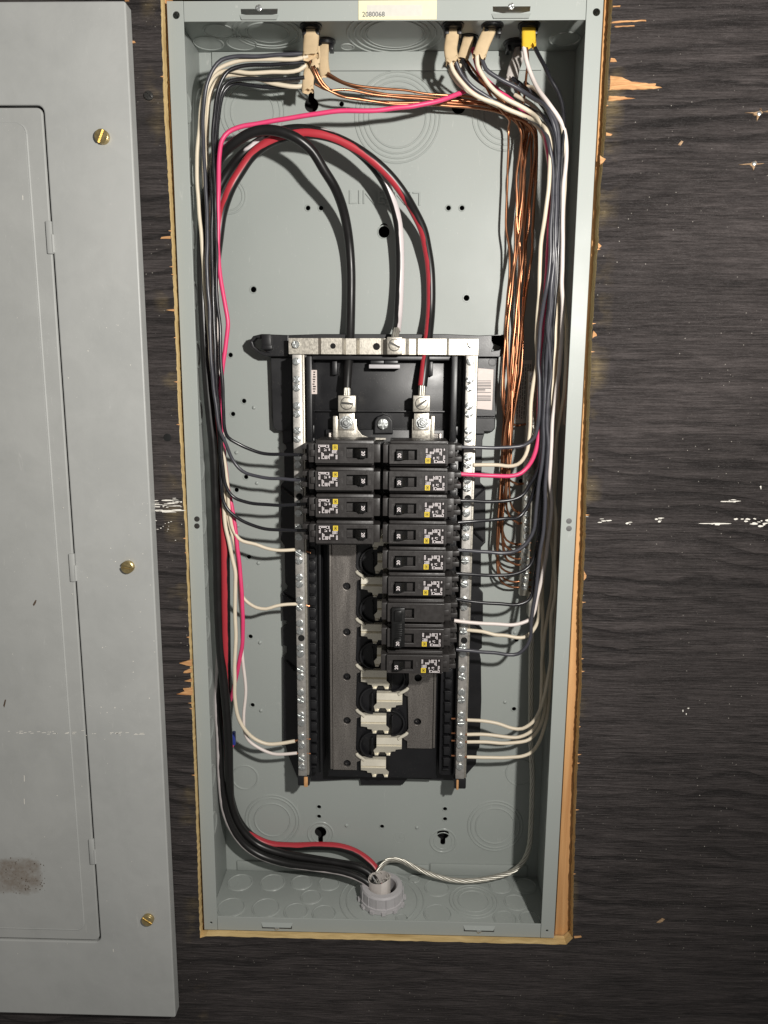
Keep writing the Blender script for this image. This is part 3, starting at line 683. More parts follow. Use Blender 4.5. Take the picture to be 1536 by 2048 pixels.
mb = MB(); mb.pbox(741, 721, 768, 728, .058, .012, .0005); mb.pbox(769, 721, 796, 728, .058, .012, .0005); mb.build('bracket_clip', 'black_plastic', bus)
plate('screw_boss', [pxl([(748, 868), (749, 842), (755, 833), (766, 829), (778, 833), (785, 842), (786, 868)], .066)], .066, .010, 'black_plastic', bus, .0012)
screw_mb(at(766, 848, .0658), .0052, .003, 10, 'cross').build('boss_screw', 'steel_screw', bus)
mb = MB(); mb.pbox(623, 740, 634, 788, .0518, .0002, 0); lt = mb.build('small_label', 'sticker_pale', bus)
mb = MB()
for k in range(9): mb.pbox(625+random.uniform(0, 2), 743+k*4.8, 632-random.uniform(0, 4), 745.5+k*4.8, .0516, .0001, 0)
mb.build('print', 'label_black', lt)
# neutral strap with joggles
zt_ = at(766, 677, .058).z; zb_ = at(766, 709, .058).z
prof = [(577, .0590), (636, .0590), (640, .0575), (643, .0555), (684, .0555), (688, .0575), (692, .060), (712, .060), (716, .0575), (720, .0555), (762, .0555), (768, .0575), (811, .0575), (818, .060), (832, .060), (836, .0565), (893, .0565), (898, .0590), (957, .0590)]
mb = MB(); vs = []
for (px, Y) in prof: x = at(px, 692, .058).x; vs += [(x, Y, zt_), (x, Y, zb_), (x, Y+.0028, zb_), (x, Y+.0028, zt_)]
n = len(prof); fs = [(i*4+k, (i+1)*4+k, (i+1)*4+(k+1) % 4, i*4+(k+1) % 4) for i in range(n-1) for k in range(4)]+[(0, 1, 2, 3), tuple(4*(n-1)+k for k in (3, 2, 1, 0))]
mb.add(vs, fs); strap = mb.build('neutral_strap', 'aluminium', bus, 25)
for (px, py) in ((666, 692), (753, 693)):
    mb = MB(); mb.lathe(at(px, py, .0554), (0, -1, 0), [(.0027 if px < 700 else .0034, -.0001), (.0027 if px < 700 else .0034, .0002)], 20); mb.build('strap_hole', 'dark_void', strap)
for (px, py) in ((592, 689), (943, 688)): screw_mb(at(px, py, .0589), .0036, .003, 20, 'cross').build('strap_screw', 'steel_screw', strap)
def lug(px0, py0, px1, py1, Y, th, sx, sy, sr, ang, name='lug'):
    mb = MB(); mb.pbox(px0, py0, px1, py1, Y, th, .0007); l_ = mb.build(name, 'aluminium', bus); screw_mb(at(sx, sy, Y-.0001), sr, .0016, ang).build('lug_screw', 'aluminium', l_)
    c = at(sx, sy, Y-.0011); d = Vector((math.cos(R(ang)), 0, math.sin(R(ang)))); e_ = Vector((-d.z, 0, d.x)); vs = [c+d*a*sr*.97+e_*b*sr*.17 for a, b in ((-1, -1), (1, -1), (1, 1), (-1, 1))]
    mb = MB(); mb.add(vs+[v_+Vector((0, .0006, 0)) for v_ in vs], [(0, 1, 2, 3), (7, 6, 5, 4), (0, 4, 5, 1), (1, 5, 6, 2), (2, 6, 7, 3), (3, 7, 4, 0)]); mb.build('screw_slot', 'dark_steel', l_)
    mb = MB(); mb.ring(at(sx, sy, Y-.0001), (0, -1, 0), sr*1.06, .0003, 28); mb.build('screw_rim', 'dark_steel', l_); return l_
lug(774, 674, 804, 709, .0455, .012, 789, 690, .0052, -25, 'neutral_lug')
lg = []
for (x0, x1, bx, ang, left) in ((676, 711, 693, -5, 1), (826, 860, 845, 35, 0)):
    l_ = lug(x0, 791, x1, 824, .0500, .013, (x0+x1)/2, 807, .0056, ang, 'main_lug')
    mb = MB(); mb.pbox(x0+2, 826, x1-2, 860, .0585, .003, .0004); mb.pbox(x0-2, 838, x1+2, 884, .0612, .003, .0004); mb.pbox(x0-10 if left else x1+1, 832, x0-1 if left else x1+9, 884, .060, .014, .0005)
    mb.build('lug_foot', 'aluminium', l_)
    mb = MB(); c = at(bx, 845, .0584); mb.lathe(c, (0, -1, 0), [(.0066, 0), (.0066, .0012)], 24); mb.lathe(c, (0, -1, 0), [(.0050, .0012), (.0050, .0042), (.0044, .0046)], 6); mb.lathe(c, (0, -1, 0), [(.0026, .0046), (.0026, .0062), (.0020, .0067)], 16); mb.build('lug_nut', 'steel_screw', l_)
# flared link from left lug toward the centre
plate('bus_link', [pxl([(712, 848), (716, 860), (724, 870), (738, 875), (772, 876), (772, 880), (690, 880), (690, 848)], .0625)], .0625, .002, 'aluminium', bus, .0003)
# neutral bars, with screws
SY = [723, 759, 775, 811.5, 827.5, 861, 877.5, 914, 929, 960, 976, 1008, 1026, 1055, 1074, 1105, 1121, 1154, 1168, 1199.5, 1214, 1246, 1262, 1294, 1307, 1338, 1353, 1384, 1399, 1430, 1445, 1473, 1490, 1516, 1533]
NBY = .050
for s, xc in ((-1, -.0831), (1, .0845)):
    z1 = at(594, 709, NBY).z; z0 = at(606, 1552, NBY).z
    nb = MB().box((xc-.0046, NBY, z0), (xc+.0046, NBY+.0095, z1), .0006).build('neutral_bar', 'bar_metal', bus)
    for k, y in enumerate(SY):
        z = at(600 if s < 0 else 932, y, NBY).z
        screw_mb((xc-.0005, NBY-.0001, z), .0036, .0019, random.uniform(0, 180), 'cross' if k % 3 else 'slot').build('terminal_screw', 'steel_screw', nb)
    for y in (993, 1276): mb = MB(); mb.lathe((xc+.0006, NBY-.0001, at(600, y, NBY).z), (0, -1, 0), [(.0034, 0), (.0034, .0002)], 18); mb.build('bar_hole', 'dark_void', nb)
    MB().box((xc+.0046, NBY+.002, z0), (xc+.0066, NBY+.0095, z1), .0003).build('bar_edge', 'aluminium', nb)
    MB().box((xc-.006, NBY+.0096, z0-.004), (xc+.008, BY, z1), .0006).build('bar_support', 'black_plastic', bus)
    MB().box((xc-.006, NBY+.002, z0-.013), (xc+.007, BY, z0-.001), .0015).build('bar_foot', 'black_plastic', bus)
    MB().box((xc+(.001 if s < 0 else -.0035), NBY+.0008, z0-.0135), (xc+(.0052 if s < 0 else -.001), NBY+.003, z0-.002), .0008).build('wood_chip', 'raw_splinter', bus)
    # guide rail with clips
    rx = s*.0715; zt2 = at(760, 885, .06).z
    MB().box((rx-.0062, .066, z0-.005), (rx+.0062, BY, zt2), .0006).build('guide_rail', 'black_plastic', bus)
    MB().box((s*.0640-.0012, .060, z0), (s*.0640+.0012, BY, zt2), .0004).build('rail_fin', 'black_plastic', bus)
    k = 0; z = .078
    while z > z0:
        mb = MB(); mb.box((rx-.0040, .0615, z-.0045), (rx+.0030, .067, z+.0045), .0006); mb.box((rx-.0045, .0605, z-.0085), (rx+.0020, .067, z-.0070), .0004); mb.build('rail_clip', 'black_plastic', bus); z -= .0254/2
# bus bars
BZ0 = at(690, 1540, .066).z; BZ1 = at(838, 1497, .066).z
zs0 = .0599
stab_z = [at(750, 1344, .060).z+.0254*k for k in range(10, -5, -1)]
def scallop(side):
    """outline of a bus bar: straight outer edge, scalloped inner edge with a neck at every stab"""
    xo, xi = (-.0520, -.0262) if side < 0 else (.0555, .0282); zb2 = BZ0 if side < 0 else BZ1; pts = [(xo, .075), (xo, zb2)]
    pts.append((xi, zb2)); z = at(750, 1344, .060).z-.0254*4 if side < 0 else at(750, 1389, .060).z-.0254*2
    inn = []
    while z < .06:
        s2 = -1 if side > 0 else 1
        if z-.004 > zb2: inn += [(xi, z-.0045), (xi+s2*.0035, z-.0030), (xi+s2*.0050, z+.0015), (xi+s2*.001, z+.0055), (xi-s2*.0012, z+.010)]
        z += .0508
    return pts+inn+[(xi, .075)]
for side in (-1, 1):
    hs = []; z = at(694, 1527, .066).z
    while z < .0:
        xh = at(694, 1440, .066).x if side < 0 else at(835, 1440, .066).x
        if z > (BZ0 if side < 0 else BZ1)+.004: hs.append(circ(xh, z, .0040, 18))
        z += .0508*.98
    plate('busbar', [scallop(side)]+hs, .066, .0028, 'zinc_bus', bus, .0003)
    xo = -.0535 if side < 0 else .0570
    MB().box((xo-.0012, .0635, (BZ0 if side < 0 else BZ1)+.002), (xo+.0012, .070, .075), .0005).build('busbar_edge', 'zinc_bus', bus)
for y in (1527, 1440, 1350, 1259, 1168):
    q = at(694, y, .066); mb = MB(); mb.lathe((q.x, .0705, q.z), (0, -1, 0), [(.004, 0), (.004, .0008)], 16); mb.lathe((q.x, .0697, q.z), (0, -1, 0), [(.0018, 0), (.0016, .0008)], 6); mb.build('insulator_rivet', 'black_plastic', bus)
q = at(835, 1527, .074); mb = MB(); mb.ring(q, (0, -1, 0), .009, .001, 30); mb.lathe(q, (0, -1, 0), [(.0045, 0), (.004, .002)], 16); mb.build('insulator_rivet', 'black_plastic', bus)
# centre insulator with curved wells
MB().box((-.058, .0705, at(760, 1555, .0705).z), (.061, BY, .078), .0008).build('insulator', 'black_plastic', bus)
zc = at(750, 1344, .060).z
for k in range(-3, 10):
    z = zc+.0254*k-.004; s = 1 if (k % 2 == 0) else -1
    mb = MB(); c = Vector((.0012+s*.009, .0680, z-.006))
    mb.ring(c, (0, -1, 0), .0145, .0016, 26, 6, 1.6, (-1.5 if s > 0 else math.pi-1.5, 1.5 if s > 0 else math.pi+1.5))
    mb.lathe(c+Vector((0, .004, 0)), (0, -1, 0), [(.0135, -.002), (.0135, 0), (.012, .0006)], 30)
    mb.box((c.x+s*.0012, .0625, c.z-.009), (c.x+s*.0024, .068, c.z+.010), .0004)
    mb.build('stab_well', 'black_plastic', bus)
# stabs: folded plug-on blades, alternating from the two bus bars
def stab(z, s):
    mb = MB(); x0, x1 = (-.0215, .0055) if s < 0 else (-.0047, .0224)
    Y = .0622; e = .0012
    def strip(rows):
        for (za, ya), (zb2, yb) in zip(rows[:-1], rows[1:]):
            vs = [(x0, ya, za), (x1, ya, za), (x1, yb, zb2), (x0, yb, zb2)]
            mb.add(vs+[(a, b+e, c_) for a, b, c_ in vs], [(0, 1, 2, 3), (7, 6, 5, 4), (0, 4, 5, 1), (1, 5, 6, 2), (2, 6, 7, 3), (3, 7, 4, 0)])
    strip([(z+.0008, Y+.0055), (z+.0002, Y+.0014), (z-.0066, Y-.0004), (z-.0076, Y+.0026), (z-.0092, Y+.0002)])
    # lower apron with stepped side and two teeth
    m_ = -1 if s < 0 else 1
    def X(f): return (x0 if s < 0 else x1)+(x1-x0)*f*(1 if s < 0 else -1)
    ap = [(X(0), z-.0092), (X(0), z-.0125), (X(.24), z-.0135), (X(.26), z-.0160), (X(.42), z-.0165), (X(.45), z-.0205), (X(.62), z-.0205), (X(.66), z-.0175), (X(.88), z-.0175), (X(.92), z-.0205), (X(1.08), z-.0205), (X(1.12), z-.0150), (X(1.0), z-.0110), (X(1), z-.0092)]
    n = len(ap); vs = [(a, Y+.0002+(z-.0092-b)*.38, b) for a, b in ap]
    mb.add(vs+[(a, b+e, c_) for a, b, c_ in vs], [tuple(range(n)), tuple(range(2*n-1, n-1, -1))]+[(k, (k+1) % n, n+(k+1) % n, n+k) for k in range(n)])
    for f in (.455, .93): xx = X(f); xx2 = X(f+.15); mb.box((xx, Y+.0030, z-.0215), (xx2, Y+.008, z-.0203), .0004)
    st_ = mb.build('stab', 'stab_metal', bus, 25)
    mb = MB(); xb = -.0262 if s < 0 else .0282; xa = x0+.004 if s < 0 else x1-.004
    mb.tube(spline([Vector((xb, .0655, z+.0058)), Vector((xb*.9+xa*.1, .0645, z+.0045)), Vector((xa*.7+xb*.3, .0635, z+.0012)), Vector((xa, .0630, z-.001))]), .0018, 8)
    mb.build('stab_arm', 'stab_metal', st_); return st_
for k in range(-4, 7):
    stab(zc+.0254*k, -1 if k % 2 == 0 else 1)
# barcode sticker on the right wing
bs = plate('barcode_sticker', [pxl([(952, 736), (987, 739), (984, 820), (949, 817)], .0828)], .0826, .0003, 'sticker_pale'); things_tag(bs, 'pale pink barcode sticker on the right wing of the bus assembly', 'sticker')
mb = MB()
for k in range(13):
    y = 761+k*2.9+(4 if k > 8 else 0); ln = 1 if k not in (6, 7) else .6
    mb.pbox(954, y, 954+28*ln, y+random.choice((.9, 1.3, 1.8)), .0824, .0001, 0)
mb.build('barcode', 'print_grey', bs)

# ================================================================== BREAKERS
BF = .005
def bm_(): return MB()
def breaker_meshes():
    out = []
    mb = MB()
    mb.box((-.0330, .0040, -.0085), (-.0268, .040, .0085), .0005)
    mb.box((.0268, .0040, -.0088), (.0338, .040, .0088), .0005)
    mb.box((.0268, .0015, -.0030), (.0318, .005, .0030), .0005)
    mb.box((.0336, .0100, .0030), (.0405, .038, .0075), .0005); mb.box((.0336, .0100, -.0075), (.0405, .038, -.0030), .0005); mb.box((.0336, .017, -.0031), (.0370, .038, .0031), .0004)
    mb.box((-.0270, .0062, -.0118), (.0272, .046, .0118), .0009)
    mb.box((-.0262, .0045, .0093), (.0262, .007, .0108), .0004)
    for (a, b, c, d) in ((-.0252, -.0058, -.0218, .0045), (.0004, -.0046, .0044, .0044)): mb.box((a, -.00018, b), (c, .0004, b+.0001)); mb.box((a, -.00018, b), (a+.0002, .0004, d)); mb.box((c, -.00018, b), (c+.0002, .0004, d)); mb.box((a, -.00018, d), (c, .0004, d+.0001))
    out.append(('body', mb, 'breaker_plastic'))
    return out
_face = plate_mesh([rrect(-.0273, -.0092, .0273, .0092, .0006, 2), rect(-.0213, -.0054, -.0018, .0042)], 0, .0075, .0004)
def mb_mesh(mb, name, mat, ang=35):
    me = bpy.data.meshes.new(name); me.from_pydata(mb.v, [], mb.f); me.update(); bm = bmesh.new(); bm.from_mesh(me); bmesh.ops.recalc_face_normals(bm, faces=bm.faces[:]); bm.to_mesh(me); bm.free(); smooth(me, ang); me.materials.append(M[mat]); return me
body_me = mb_mesh(breaker_meshes()[0][1], 'body', 'breaker_plastic')
_face.name = 'face'; _face.materials.append(M['breaker_plastic'])
mb = MB()   # toggle handle: wedge
hv = [(-.0206, .006, -.0050), (-.0092, .006, -.0050), (-.0092, .006, .0038), (-.0206, .006, .0038), (-.0203, -.0062, -.0046), (-.0150, -.0058, -.0046), (-.0150, -.0058, .0034), (-.0203, -.0062, .0034), (-.0096, .0005, -.0048), (-.0096, .0005, .0036)]
mb.add(hv, [(4, 5, 6, 7), (0, 4, 7, 3), (5, 8, 9, 6), (8, 1, 2, 9), (3, 7, 6, 9, 2), (0, 1, 8, 5, 4), (0, 3, 2, 1)])
for k in range(3): mb.box((-.0195+.0018*k, -.0064, .0034), (-.0190+.0018*k, -.002, .0037))
handle_me = mb_mesh(mb, 'handle', 'handle_plastic', 30)
lab_me = plate_mesh([rrect(.0057, -.0086, .0253, .0060, .0005, 2)], -.0003, .0004); lab_me.name = 'rating_label'; lab_me.materials.append(M['label_black'])
mb = MB(); rnd = random.Random(3)
def marks(x0, z0, x1, z1, nx, nz, fill=.94):
    for i in range(nx):
        for j in range(nz):
            if rnd.random() > fill: continue
            a = x0+(x1-x0)*(i+.08)/nx; b = x0+(x1-x0)*(i+.85)/nx; c = z0+(z1-z0)*(j+.08)/nz; d = z0+(z1-z0)*(j+.74)/nz
            mb.add([(a, -.00038, c), (b, -.00038, c), (b, -.00038, d), (a, -.00038, d)], [(0, 1, 2, 3)])
marks(.0064, .0012, .0082, .0055, 2, 4); marks(.0066, -.0031, .0116, .0000, 4, 4); marks(.0100, .0004, .0142, .0026, 3, 3); marks(.0136, .0020, .0152, .0054, 2, 4); marks(.0156, .0020, .0186, .0054, 3, 4, .95)
marks(.0190, -.0010, .0214, .0054, 2, 7, .9); marks(.0228, .0030, .0242, .0054, 1, 4); marks(.0132, -.0045, .0148, -.0024, 1, 3); marks(.0164, -.0045, .0190, -.0020, 2, 3, .7); marks(.0140, -.0080, .0150, -.0050, 1, 4, 1); marks(.0172, -.0080, .0224, -.0058, 5, 2, .9); marks(.0224, -.0080, .0243, -.0008, 2, 7)
for k in range(14):
    th = 2*math.pi*k/14; a = (.0161+.0014*math.cos(th), -.0066+.0014*math.sin(th)); b = (.0161+.0014*math.cos(th+.46), -.0066+.0014*math.sin(th+.46)); cc = (.0161, -.0066)
    mb.add([(a[0], -.00038, a[1]), (b[0], -.00038, b[1]), (b[0]*.75+cc[0]*.25, -.00038, b[1]*.75+cc[1]*.25), (a[0]*.75+cc[0]*.25, -.00038, a[1]*.75+cc[1]*.25)], [(0, 1, 2, 3)])
marks_me = mb_mesh(mb, 'print', 'print_white')
mb = MB(); mb.box((.0062, -.00042, -.0082), (.0108, -.0003, -.0034)); logo_me = mb_mesh(mb, 'logo', 'print_yellow')
mb = MB()
for (a, b, c, d) in ((.0071, -.0074, .0099, -.0070), (.0071, -.0046, .0099, -.0042), (.0071, -.0074, .0075, -.0042), (.0095, -.0074, .0099, -.0042)): mb.box((a, -.00047, b), (c, -.0004, d))
for (a, b, c, d) in ((.0080, -.0066, .0091, -.0050),): mb.box((a, -.00047, b), (c, -.0004, d))
logo2_me = mb_mesh(mb, 'logo_mark', 'label_black')
num_me = text_mesh('20', .0044, .00006, math.pi/2, .00005); num_me.transform(Matrix.Translation((-.0176, -.0063, -.0008))); num_me.name = 'rating_number'; num_me.materials.append(M['print_white'])
code_me = text_mesh('33 24', .0026, .00006); code_me.transform(Matrix.Translation((-.0234, -.0001, -.0073))); code_me.name = 'date_code'; code_me.materials.append(M['emboss_grey'])
off_me = text_mesh('OFF', .0028, .00006, math.pi/2); off_me.transform(Matrix.Translation((.0024, -.0001, .0002))); off_me.name = 'off_mark'; off_me.materials.append(M['emboss_grey'])
on_me = text_mesh('ON', .0028, .00006, math.pi/2); on_me.transform(Matrix.Translation((-.0236, -.0001, .0012))); on_me.name = 'on_mark'; on_me.materials.append(M['emboss_grey'])
fine_me = text_mesh('20', .003, .00006); 
def child(name, me, parent, loc=(0, 0, 0)):
    o = bpy.data.objects.new(name, me); COL.objects.link(o); o.parent = parent; o.location = loc; return o
def breaker(x, z, left, label, tilt=0):
    e = empty('circuit_breaker', (x, BF, z), label, 'circuit breaker', 'single pole circuit breakers')
    e.rotation_euler = (R(tilt), (math.pi if left else 0)+R(random.uniform(-.35, .35)), R(random.uniform(-.5, .5)))
    b = child('body', body_me, e); child('face', _face, b); child('date_code', code_me, b); child('off_mark', off_me, b); child('on_mark', on_me, b)
    h = child('handle', handle_me, e); child('rating_number', num_me, h)
    l_ = child('rating_label', lab_me, e); child('print', marks_me, l_); lg_ = child('logo', logo_me, e); child('logo_mark', logo2_me, lg_)
    return e
order = ['top', 'second', 'third', 'fourth', 'fifth', 'sixth']
for k in range(4):
    lab = ('20 amp black breaker in the shorter column, %s of its four' % order[k]) if k < 3 else '20 amp black breaker ending the shorter column, above the bare busbar'
    breaker(-.0340, .0600-.0254*k, True, lab)
for k in range(6):
    lab = '20 amp black breaker wired to the %s, %s in the longer column' % ('pink wire' if k == 1 else 'dark wire', order[k])
    breaker(.0347, .0599-.0252*k, False, lab, -.4*k)
breaker(.0338, -.1445, False, '20 amp black breaker ending the longer column, below the tied double breaker')
e = empty('double_breaker', (.0342, BF, -.1050), '20 amp double pole breaker with one handle tie spanning both poles', 'circuit breaker')
for dz, n_ in ((.0126, 0), (-.0126, 1)):
    b = child('body', body_me, e, (0, 0, dz)); child('face', _face, b)
l_ = child('rating_label', lab_me, e, (0, 0, -.0126)); child('print', marks_me, l_); lg_ = child('logo', logo_me, e, (0, 0, -.0126)); child('logo_mark', logo2_me, lg_)
mb = MB(); mb.box((-.0232, -.0050, -.0205), (-.0105, .006, .0185), .0008); mb.box((-.0205, -.0085, -.0200), (-.0135, -.004, -.0115), .0008); mb.box((-.0205, -.0078, .0065), (-.0135, -.004, .0165), .0008)
for k in range(7): mb.box((-.0200, -.0056, -.0085+.0018*k), (-.0130, -.0049, -.0078+.0018*k), .0002)
h = child('handle_tie', mb_mesh(mb, 'handle_tie', 'handle_plastic'), e)
n2 = num_me.copy(); n2.transform(Matrix.Translation((.0006, -.0023, -.0148))); child('rating_number', n2, h)

# ================================================================== SERVICE CABLES
LW = -.1797
F1 = [(756, 1795, .050), (755, 1780, .0505), (751, 1766, .053), (740, 1748, .058), (715, 1734, .062), (678, 1727, .066), (625, 1718, .070), (565, 1707, .074), (514, 1688, .076), (481, 1655, .076), (464, 1615, .074), (459, 1560, .060), (457, 1480, .055), (451, 1400, .052), (441, 1300, .052), (436, 1200, .050), (434, 1100, .048), (431, 1000, .047), (427, 900, .045), (417, 800, .043), (410, 700, .042), (405, 600, .042), (403, 500, .042), (407, 420, .044), (422, 350, .045), (443, 311, .040), (469, 286, .034), (502, 266, .030), (534, 260, .028), (567, 265, .027), (599, 280, .029), (625, 303, .034), (648, 340, .041), (670, 376, .050), (684.5, 413, .062), (693, 449, .071), (699, 493, .078), (702, 544, .081), (702, 595, .0815), (701, 650, .078), (699, 705, .069), (696, 740, .062), (694, 777, .0575)]
c1_ = wire(F1, .0045, 'cable_black', 'thick plain black service cable arching to the lug with horizontal screw slot', 'service_cable', 'cable', n=20)
F2 = [(752, 1797, .047), (750, 1784, .047), (742, 1771, .048), (731, 1762, .050), (712, 1752, .053), (680, 1742, .057), (625, 1734, .062), (570, 1726, .066), (522, 1711, .068), (490, 1690, .068), (467, 1660, .067), (451, 1622, .066), (443, 1560, .064), (440, 1480, .066), (436, 1400, .068), (441, 1300, .066), (446, 1200, .066), (441, 1100, .068), (434, 1000, .066), (426, 900, .064), (421, 800, .060), (416, 700, .058), (412, 600, .056), (412, 500, .058), (420, 430, .060), (436, 380, .060), (460, 338, .058), (482, 311, .054), (518, 284, .055), (557, 264, .053), (603, 258, .052), (650, 267, .052), (700, 291, .053), (740, 325, .055), (765, 358, .058), (780, 390, .061), (791, 424, .067), (797.5, 460, .072), (800, 522, .077), (799, 577, .0775), (796, 632, .071), (793, 660, .0585)]
dR = Vector((.55, -1, .1)); dL = Vector((-1, -.35, .1))
c2_ = wire(F2, .0043, 'white_striped', 'black service cable with a white stripe going to the neutral strap lug', 'service_cable', 'cable', n=20, stripe=([(-.4, -.5, -1), (-1, -.3, -.7), (-1, -.5, 0), (-1, -.5, 0), (.2, -1, .3), (-.2, -1, .5), (-.5, -.8, .7), (.2, -.8, 1), (1, -.6, .2), (1, -.6, 0), (1, -.6, 0)], .55))
F3 = [(763, 1793, .054), (764, 1778, .056), (763, 1763, .061), (757, 1748, .067), (738, 1724, .074), (708, 1704, .080), (675, 1694, .083), (640, 1692, .084), (580, 1693, .084), (535, 1688, .084), (500, 1670, .085), (476, 1640, .085), (462, 1600, .083), (455, 1540, .080), (452, 1460, .074), (454, 1385, .064), (453, 1314, .055), (452, 1244, .052), (451, 1150, .050), (450, 1080, .050), (446, 1000, .053), (443, 900, .055), (438, 800, .056), (431, 700, .056), (428, 600, .054), (430, 540, .053), (437, 480, .052), (445, 425, .050), (462, 376, .046), (480, 345, .046), (503, 312, .045), (534, 287, .043), (570, 273, .041), (603, 267, .040), (635, 268, .039), (674, 278, .040), (717, 300, .042), (756, 329, .045), (785, 358, .049), (809, 390, .053), (829, 424, .063), (846, 460, .070), (854, 496, .075), (860, 535, .079), (862, 580, .0805), (861, 625, .079), (857, 669, .071), (850, 729, .061), (845, 772, .0575)]
c3_ = wire(F3, .0046, 'red_striped', 'black service cable with a broad red stripe arching to the lug with diagonal screw slot', 'service_cable', 'cable', n=20, stripe=([(.5, -.2, 1), (.1, -.3, 1), (0, -.6, 1), (-.1, -1, .1), (-.2, -1, 0), (-.2, -1, 0), (-.3, -1, .2), (-.7, -.8, .5), (-.2, -1, .5), (-.3, -1, -.1), (-.75, -.8, -.2), (-.9, -.7, 0), (-.9, -.7, 0)], .66))
# bare strands where the conductors enter the lugs
for cb, (x0, y0, Y0), (x1, y1, Y1) in ((c1_, (694, 774, .0575), (693, 800, .0570)), (c2_, (793, 656, .059), (789, 682, .0520)), (c3_, (845, 768, .0575), (843, 800, .0570))):
    mb = MB(); a = at(x0, y0, Y0); b = at(x1, y1, Y1)
    for k in range(9):
        th = 2*math.pi*k/8; off = Vector((math.cos(th), math.sin(th), 0))*(.0024 if k < 8 else 0)
        mb.tube([a+off, (a+b)/2+off*1.1, b+off], .0011, 7)
    mb.build('bare_strands', 'tinned', cb, 80)
# stranded bare ground
G = [at(*p) for p in ((752, 1752, .058), (762, 1734, .066), (776, 1721, .073), (800, 1721, .077), (830, 1735, .076), (866, 1750, .072), (905, 1760, .070), (950, 1761, .070), (995, 1753, .072), (1026, 1742, .074), (1046, 1724, .076), (1058, 1695, .077), (1062, 1650, .077), (1064, 1605, .077), (1065, 1556, .077), (1062, 1480, .078), (1062, 1400, .078), (1063, 1300, .078), (1066, 1230, .078), (1067, 1195, .077))]
cen = spline(G, .0018); T, U = frames(cen); mb = MB()
for k in range(7):
    pp = []
    for i, p in enumerate(cen):
        th = 2*math.pi*k/6+i*.0018*130; off = 0 if k == 6 else .00195
        pp.append(p+(U[i]*math.cos(th)+T[i].cross(U[i])*math.sin(th))*off)
    mb.tube(pp, .00105, 7)
o = mb.build('ground_cable', 'tinned', None, 80); things_tag(o, 'thick bare stranded ground cable sweeping from the bushing up to the grounding bar', 'cable')
# grounding bar on the right
gb = empty('grounding_bar', at(1068, 1195, .08), 'grounding bar with a column of screws beside the right wall', 'grounding bar')
ga = at(1066, 742, .076); gz = at(1066, 1192, .076)
MB().box((ga.x-.0045, .076, gz.z), (ga.x+.0048, .086, ga.z), .0006).build('bar', 'tinned', gb)
MB().box((ga.x-.003, .086, gz.z+.02), (ga.x+.003, D-.0003, ga.z-.02), .0004).build('standoff', 'dark_steel', gb)
z = ga.z-.004; k = 0
while z > gz.z+.002:
    screw_mb((ga.x, .0759, z), .0032, .0018, random.uniform(0, 180), 'cross').build('terminal_screw', 'steel_screw', gb); z -= .0078
MB().pbox(1058, 1186, 1070, 1236, .068, .016, .001).build('end_lug', 'tinned', gb)

# ================================================================== CONDUIT BUSHING
q = atz(764, 1800, -H2+TH); C0 = Vector((q.x, q.y, -H2+TH))
bu = empty('conduit_bushing', C0, 'grey plastic conduit bushing with ribbed rim in the floor of the box', 'bushing')
mb = MB(); r0 = .0235
mb.lathe(C0, (0, 0, 1), [(r0*.93, 0), (r0*1.03, .0006), (r0*1.03, .006), (r0*.98, .0065), (r0*.98, .017), (r0*.93, .019), (r0*.72, .0195), (r0*.66, .018), (r0*.66, .001), (r0*.93, 0)], 48, caps=False); mb.build('ring', 'pvc_grey', bu, 30)
for k in range(14):
    th = 2*math.pi*k/14; d = Vector((math.cos(th), math.sin(th), 0)); mb = MB(); p = C0+d*r0*.985; mb.tube([p+Vector((0, 0, .0062)), p+Vector((0, 0, .0172))], .0007, 6); mb.build('grip_rib', 'pvc_grey', bu)
for k in range(12):
    th = 2*math.pi*k/12+.1; d = Vector((math.cos(th), math.sin(th), 0)); sd = Vector((-d.y, d.x, 0)); mb = MB(); p = C0+d*r0*1.03
    vs = [p+sd*s_*.003+d*o_+Vector((0, 0, z_)) for z_ in (.0008, .0042) for s_, o_ in ((-1, -.001), (1, -.001), (.7, .0022), (-.7, .0022))]
    mb.add(vs, [(0, 3, 2, 1), (4, 5, 6, 7), (0, 1, 5, 4), (1, 2, 6, 5), (2, 3, 7, 6), (3, 0, 4, 7)]); mb.build('locknut_tooth', 'pvc_grey', bu)
mb = MB(); mb.lathe(C0, (0, 0, 1), [(r0*.655, .003), (.002, .0031)], 30, caps=False); mb.build('bore', 'dark_void', bu)
mb = MB(); cj = C0+Vector((-.003, -.001, .001)); n = 30; vs = []; fs = []
for d_, sc_ in ((.0, 1), (.027, .98), (.027, .9), (.004, .9)):
    for k in range(n): th = 2*math.pi*k/n; vs.append(cj+Vector((math.cos(th)*.0125*sc_, math.sin(th)*.0095*sc_, d_+(.0022*math.sin(th*1.0+.8) if d_ > .02 else 0)+(random.uniform(-.0006, .0006) if d_ > .02 else 0))))
for i in range(3):
    for k in range(n): fs.append((i*n+k, i*n+(k+1) % n, (i+1)*n+(k+1) % n, (i+1)*n+k))
mb.add(vs, fs); o = mb.build('cable_jacket', 'pale_jacket', None, 50); things_tag(o, 'cut pale grey cable jacket standing up inside the conduit bushing', 'cable jacket')
mb = MB()
for k in range(26):
    th = random.uniform(0, 6.28); p = cj+Vector((math.cos(th)*.010, math.sin(th)*.0078, .026)); mb.tube([p, p+Vector((random.gauss(0, .0025), random.gauss(-.001, .002), random.uniform(.002, .006)))], .00018, 4)
mb.build('frayed_fibres', 'white_fleck', o)

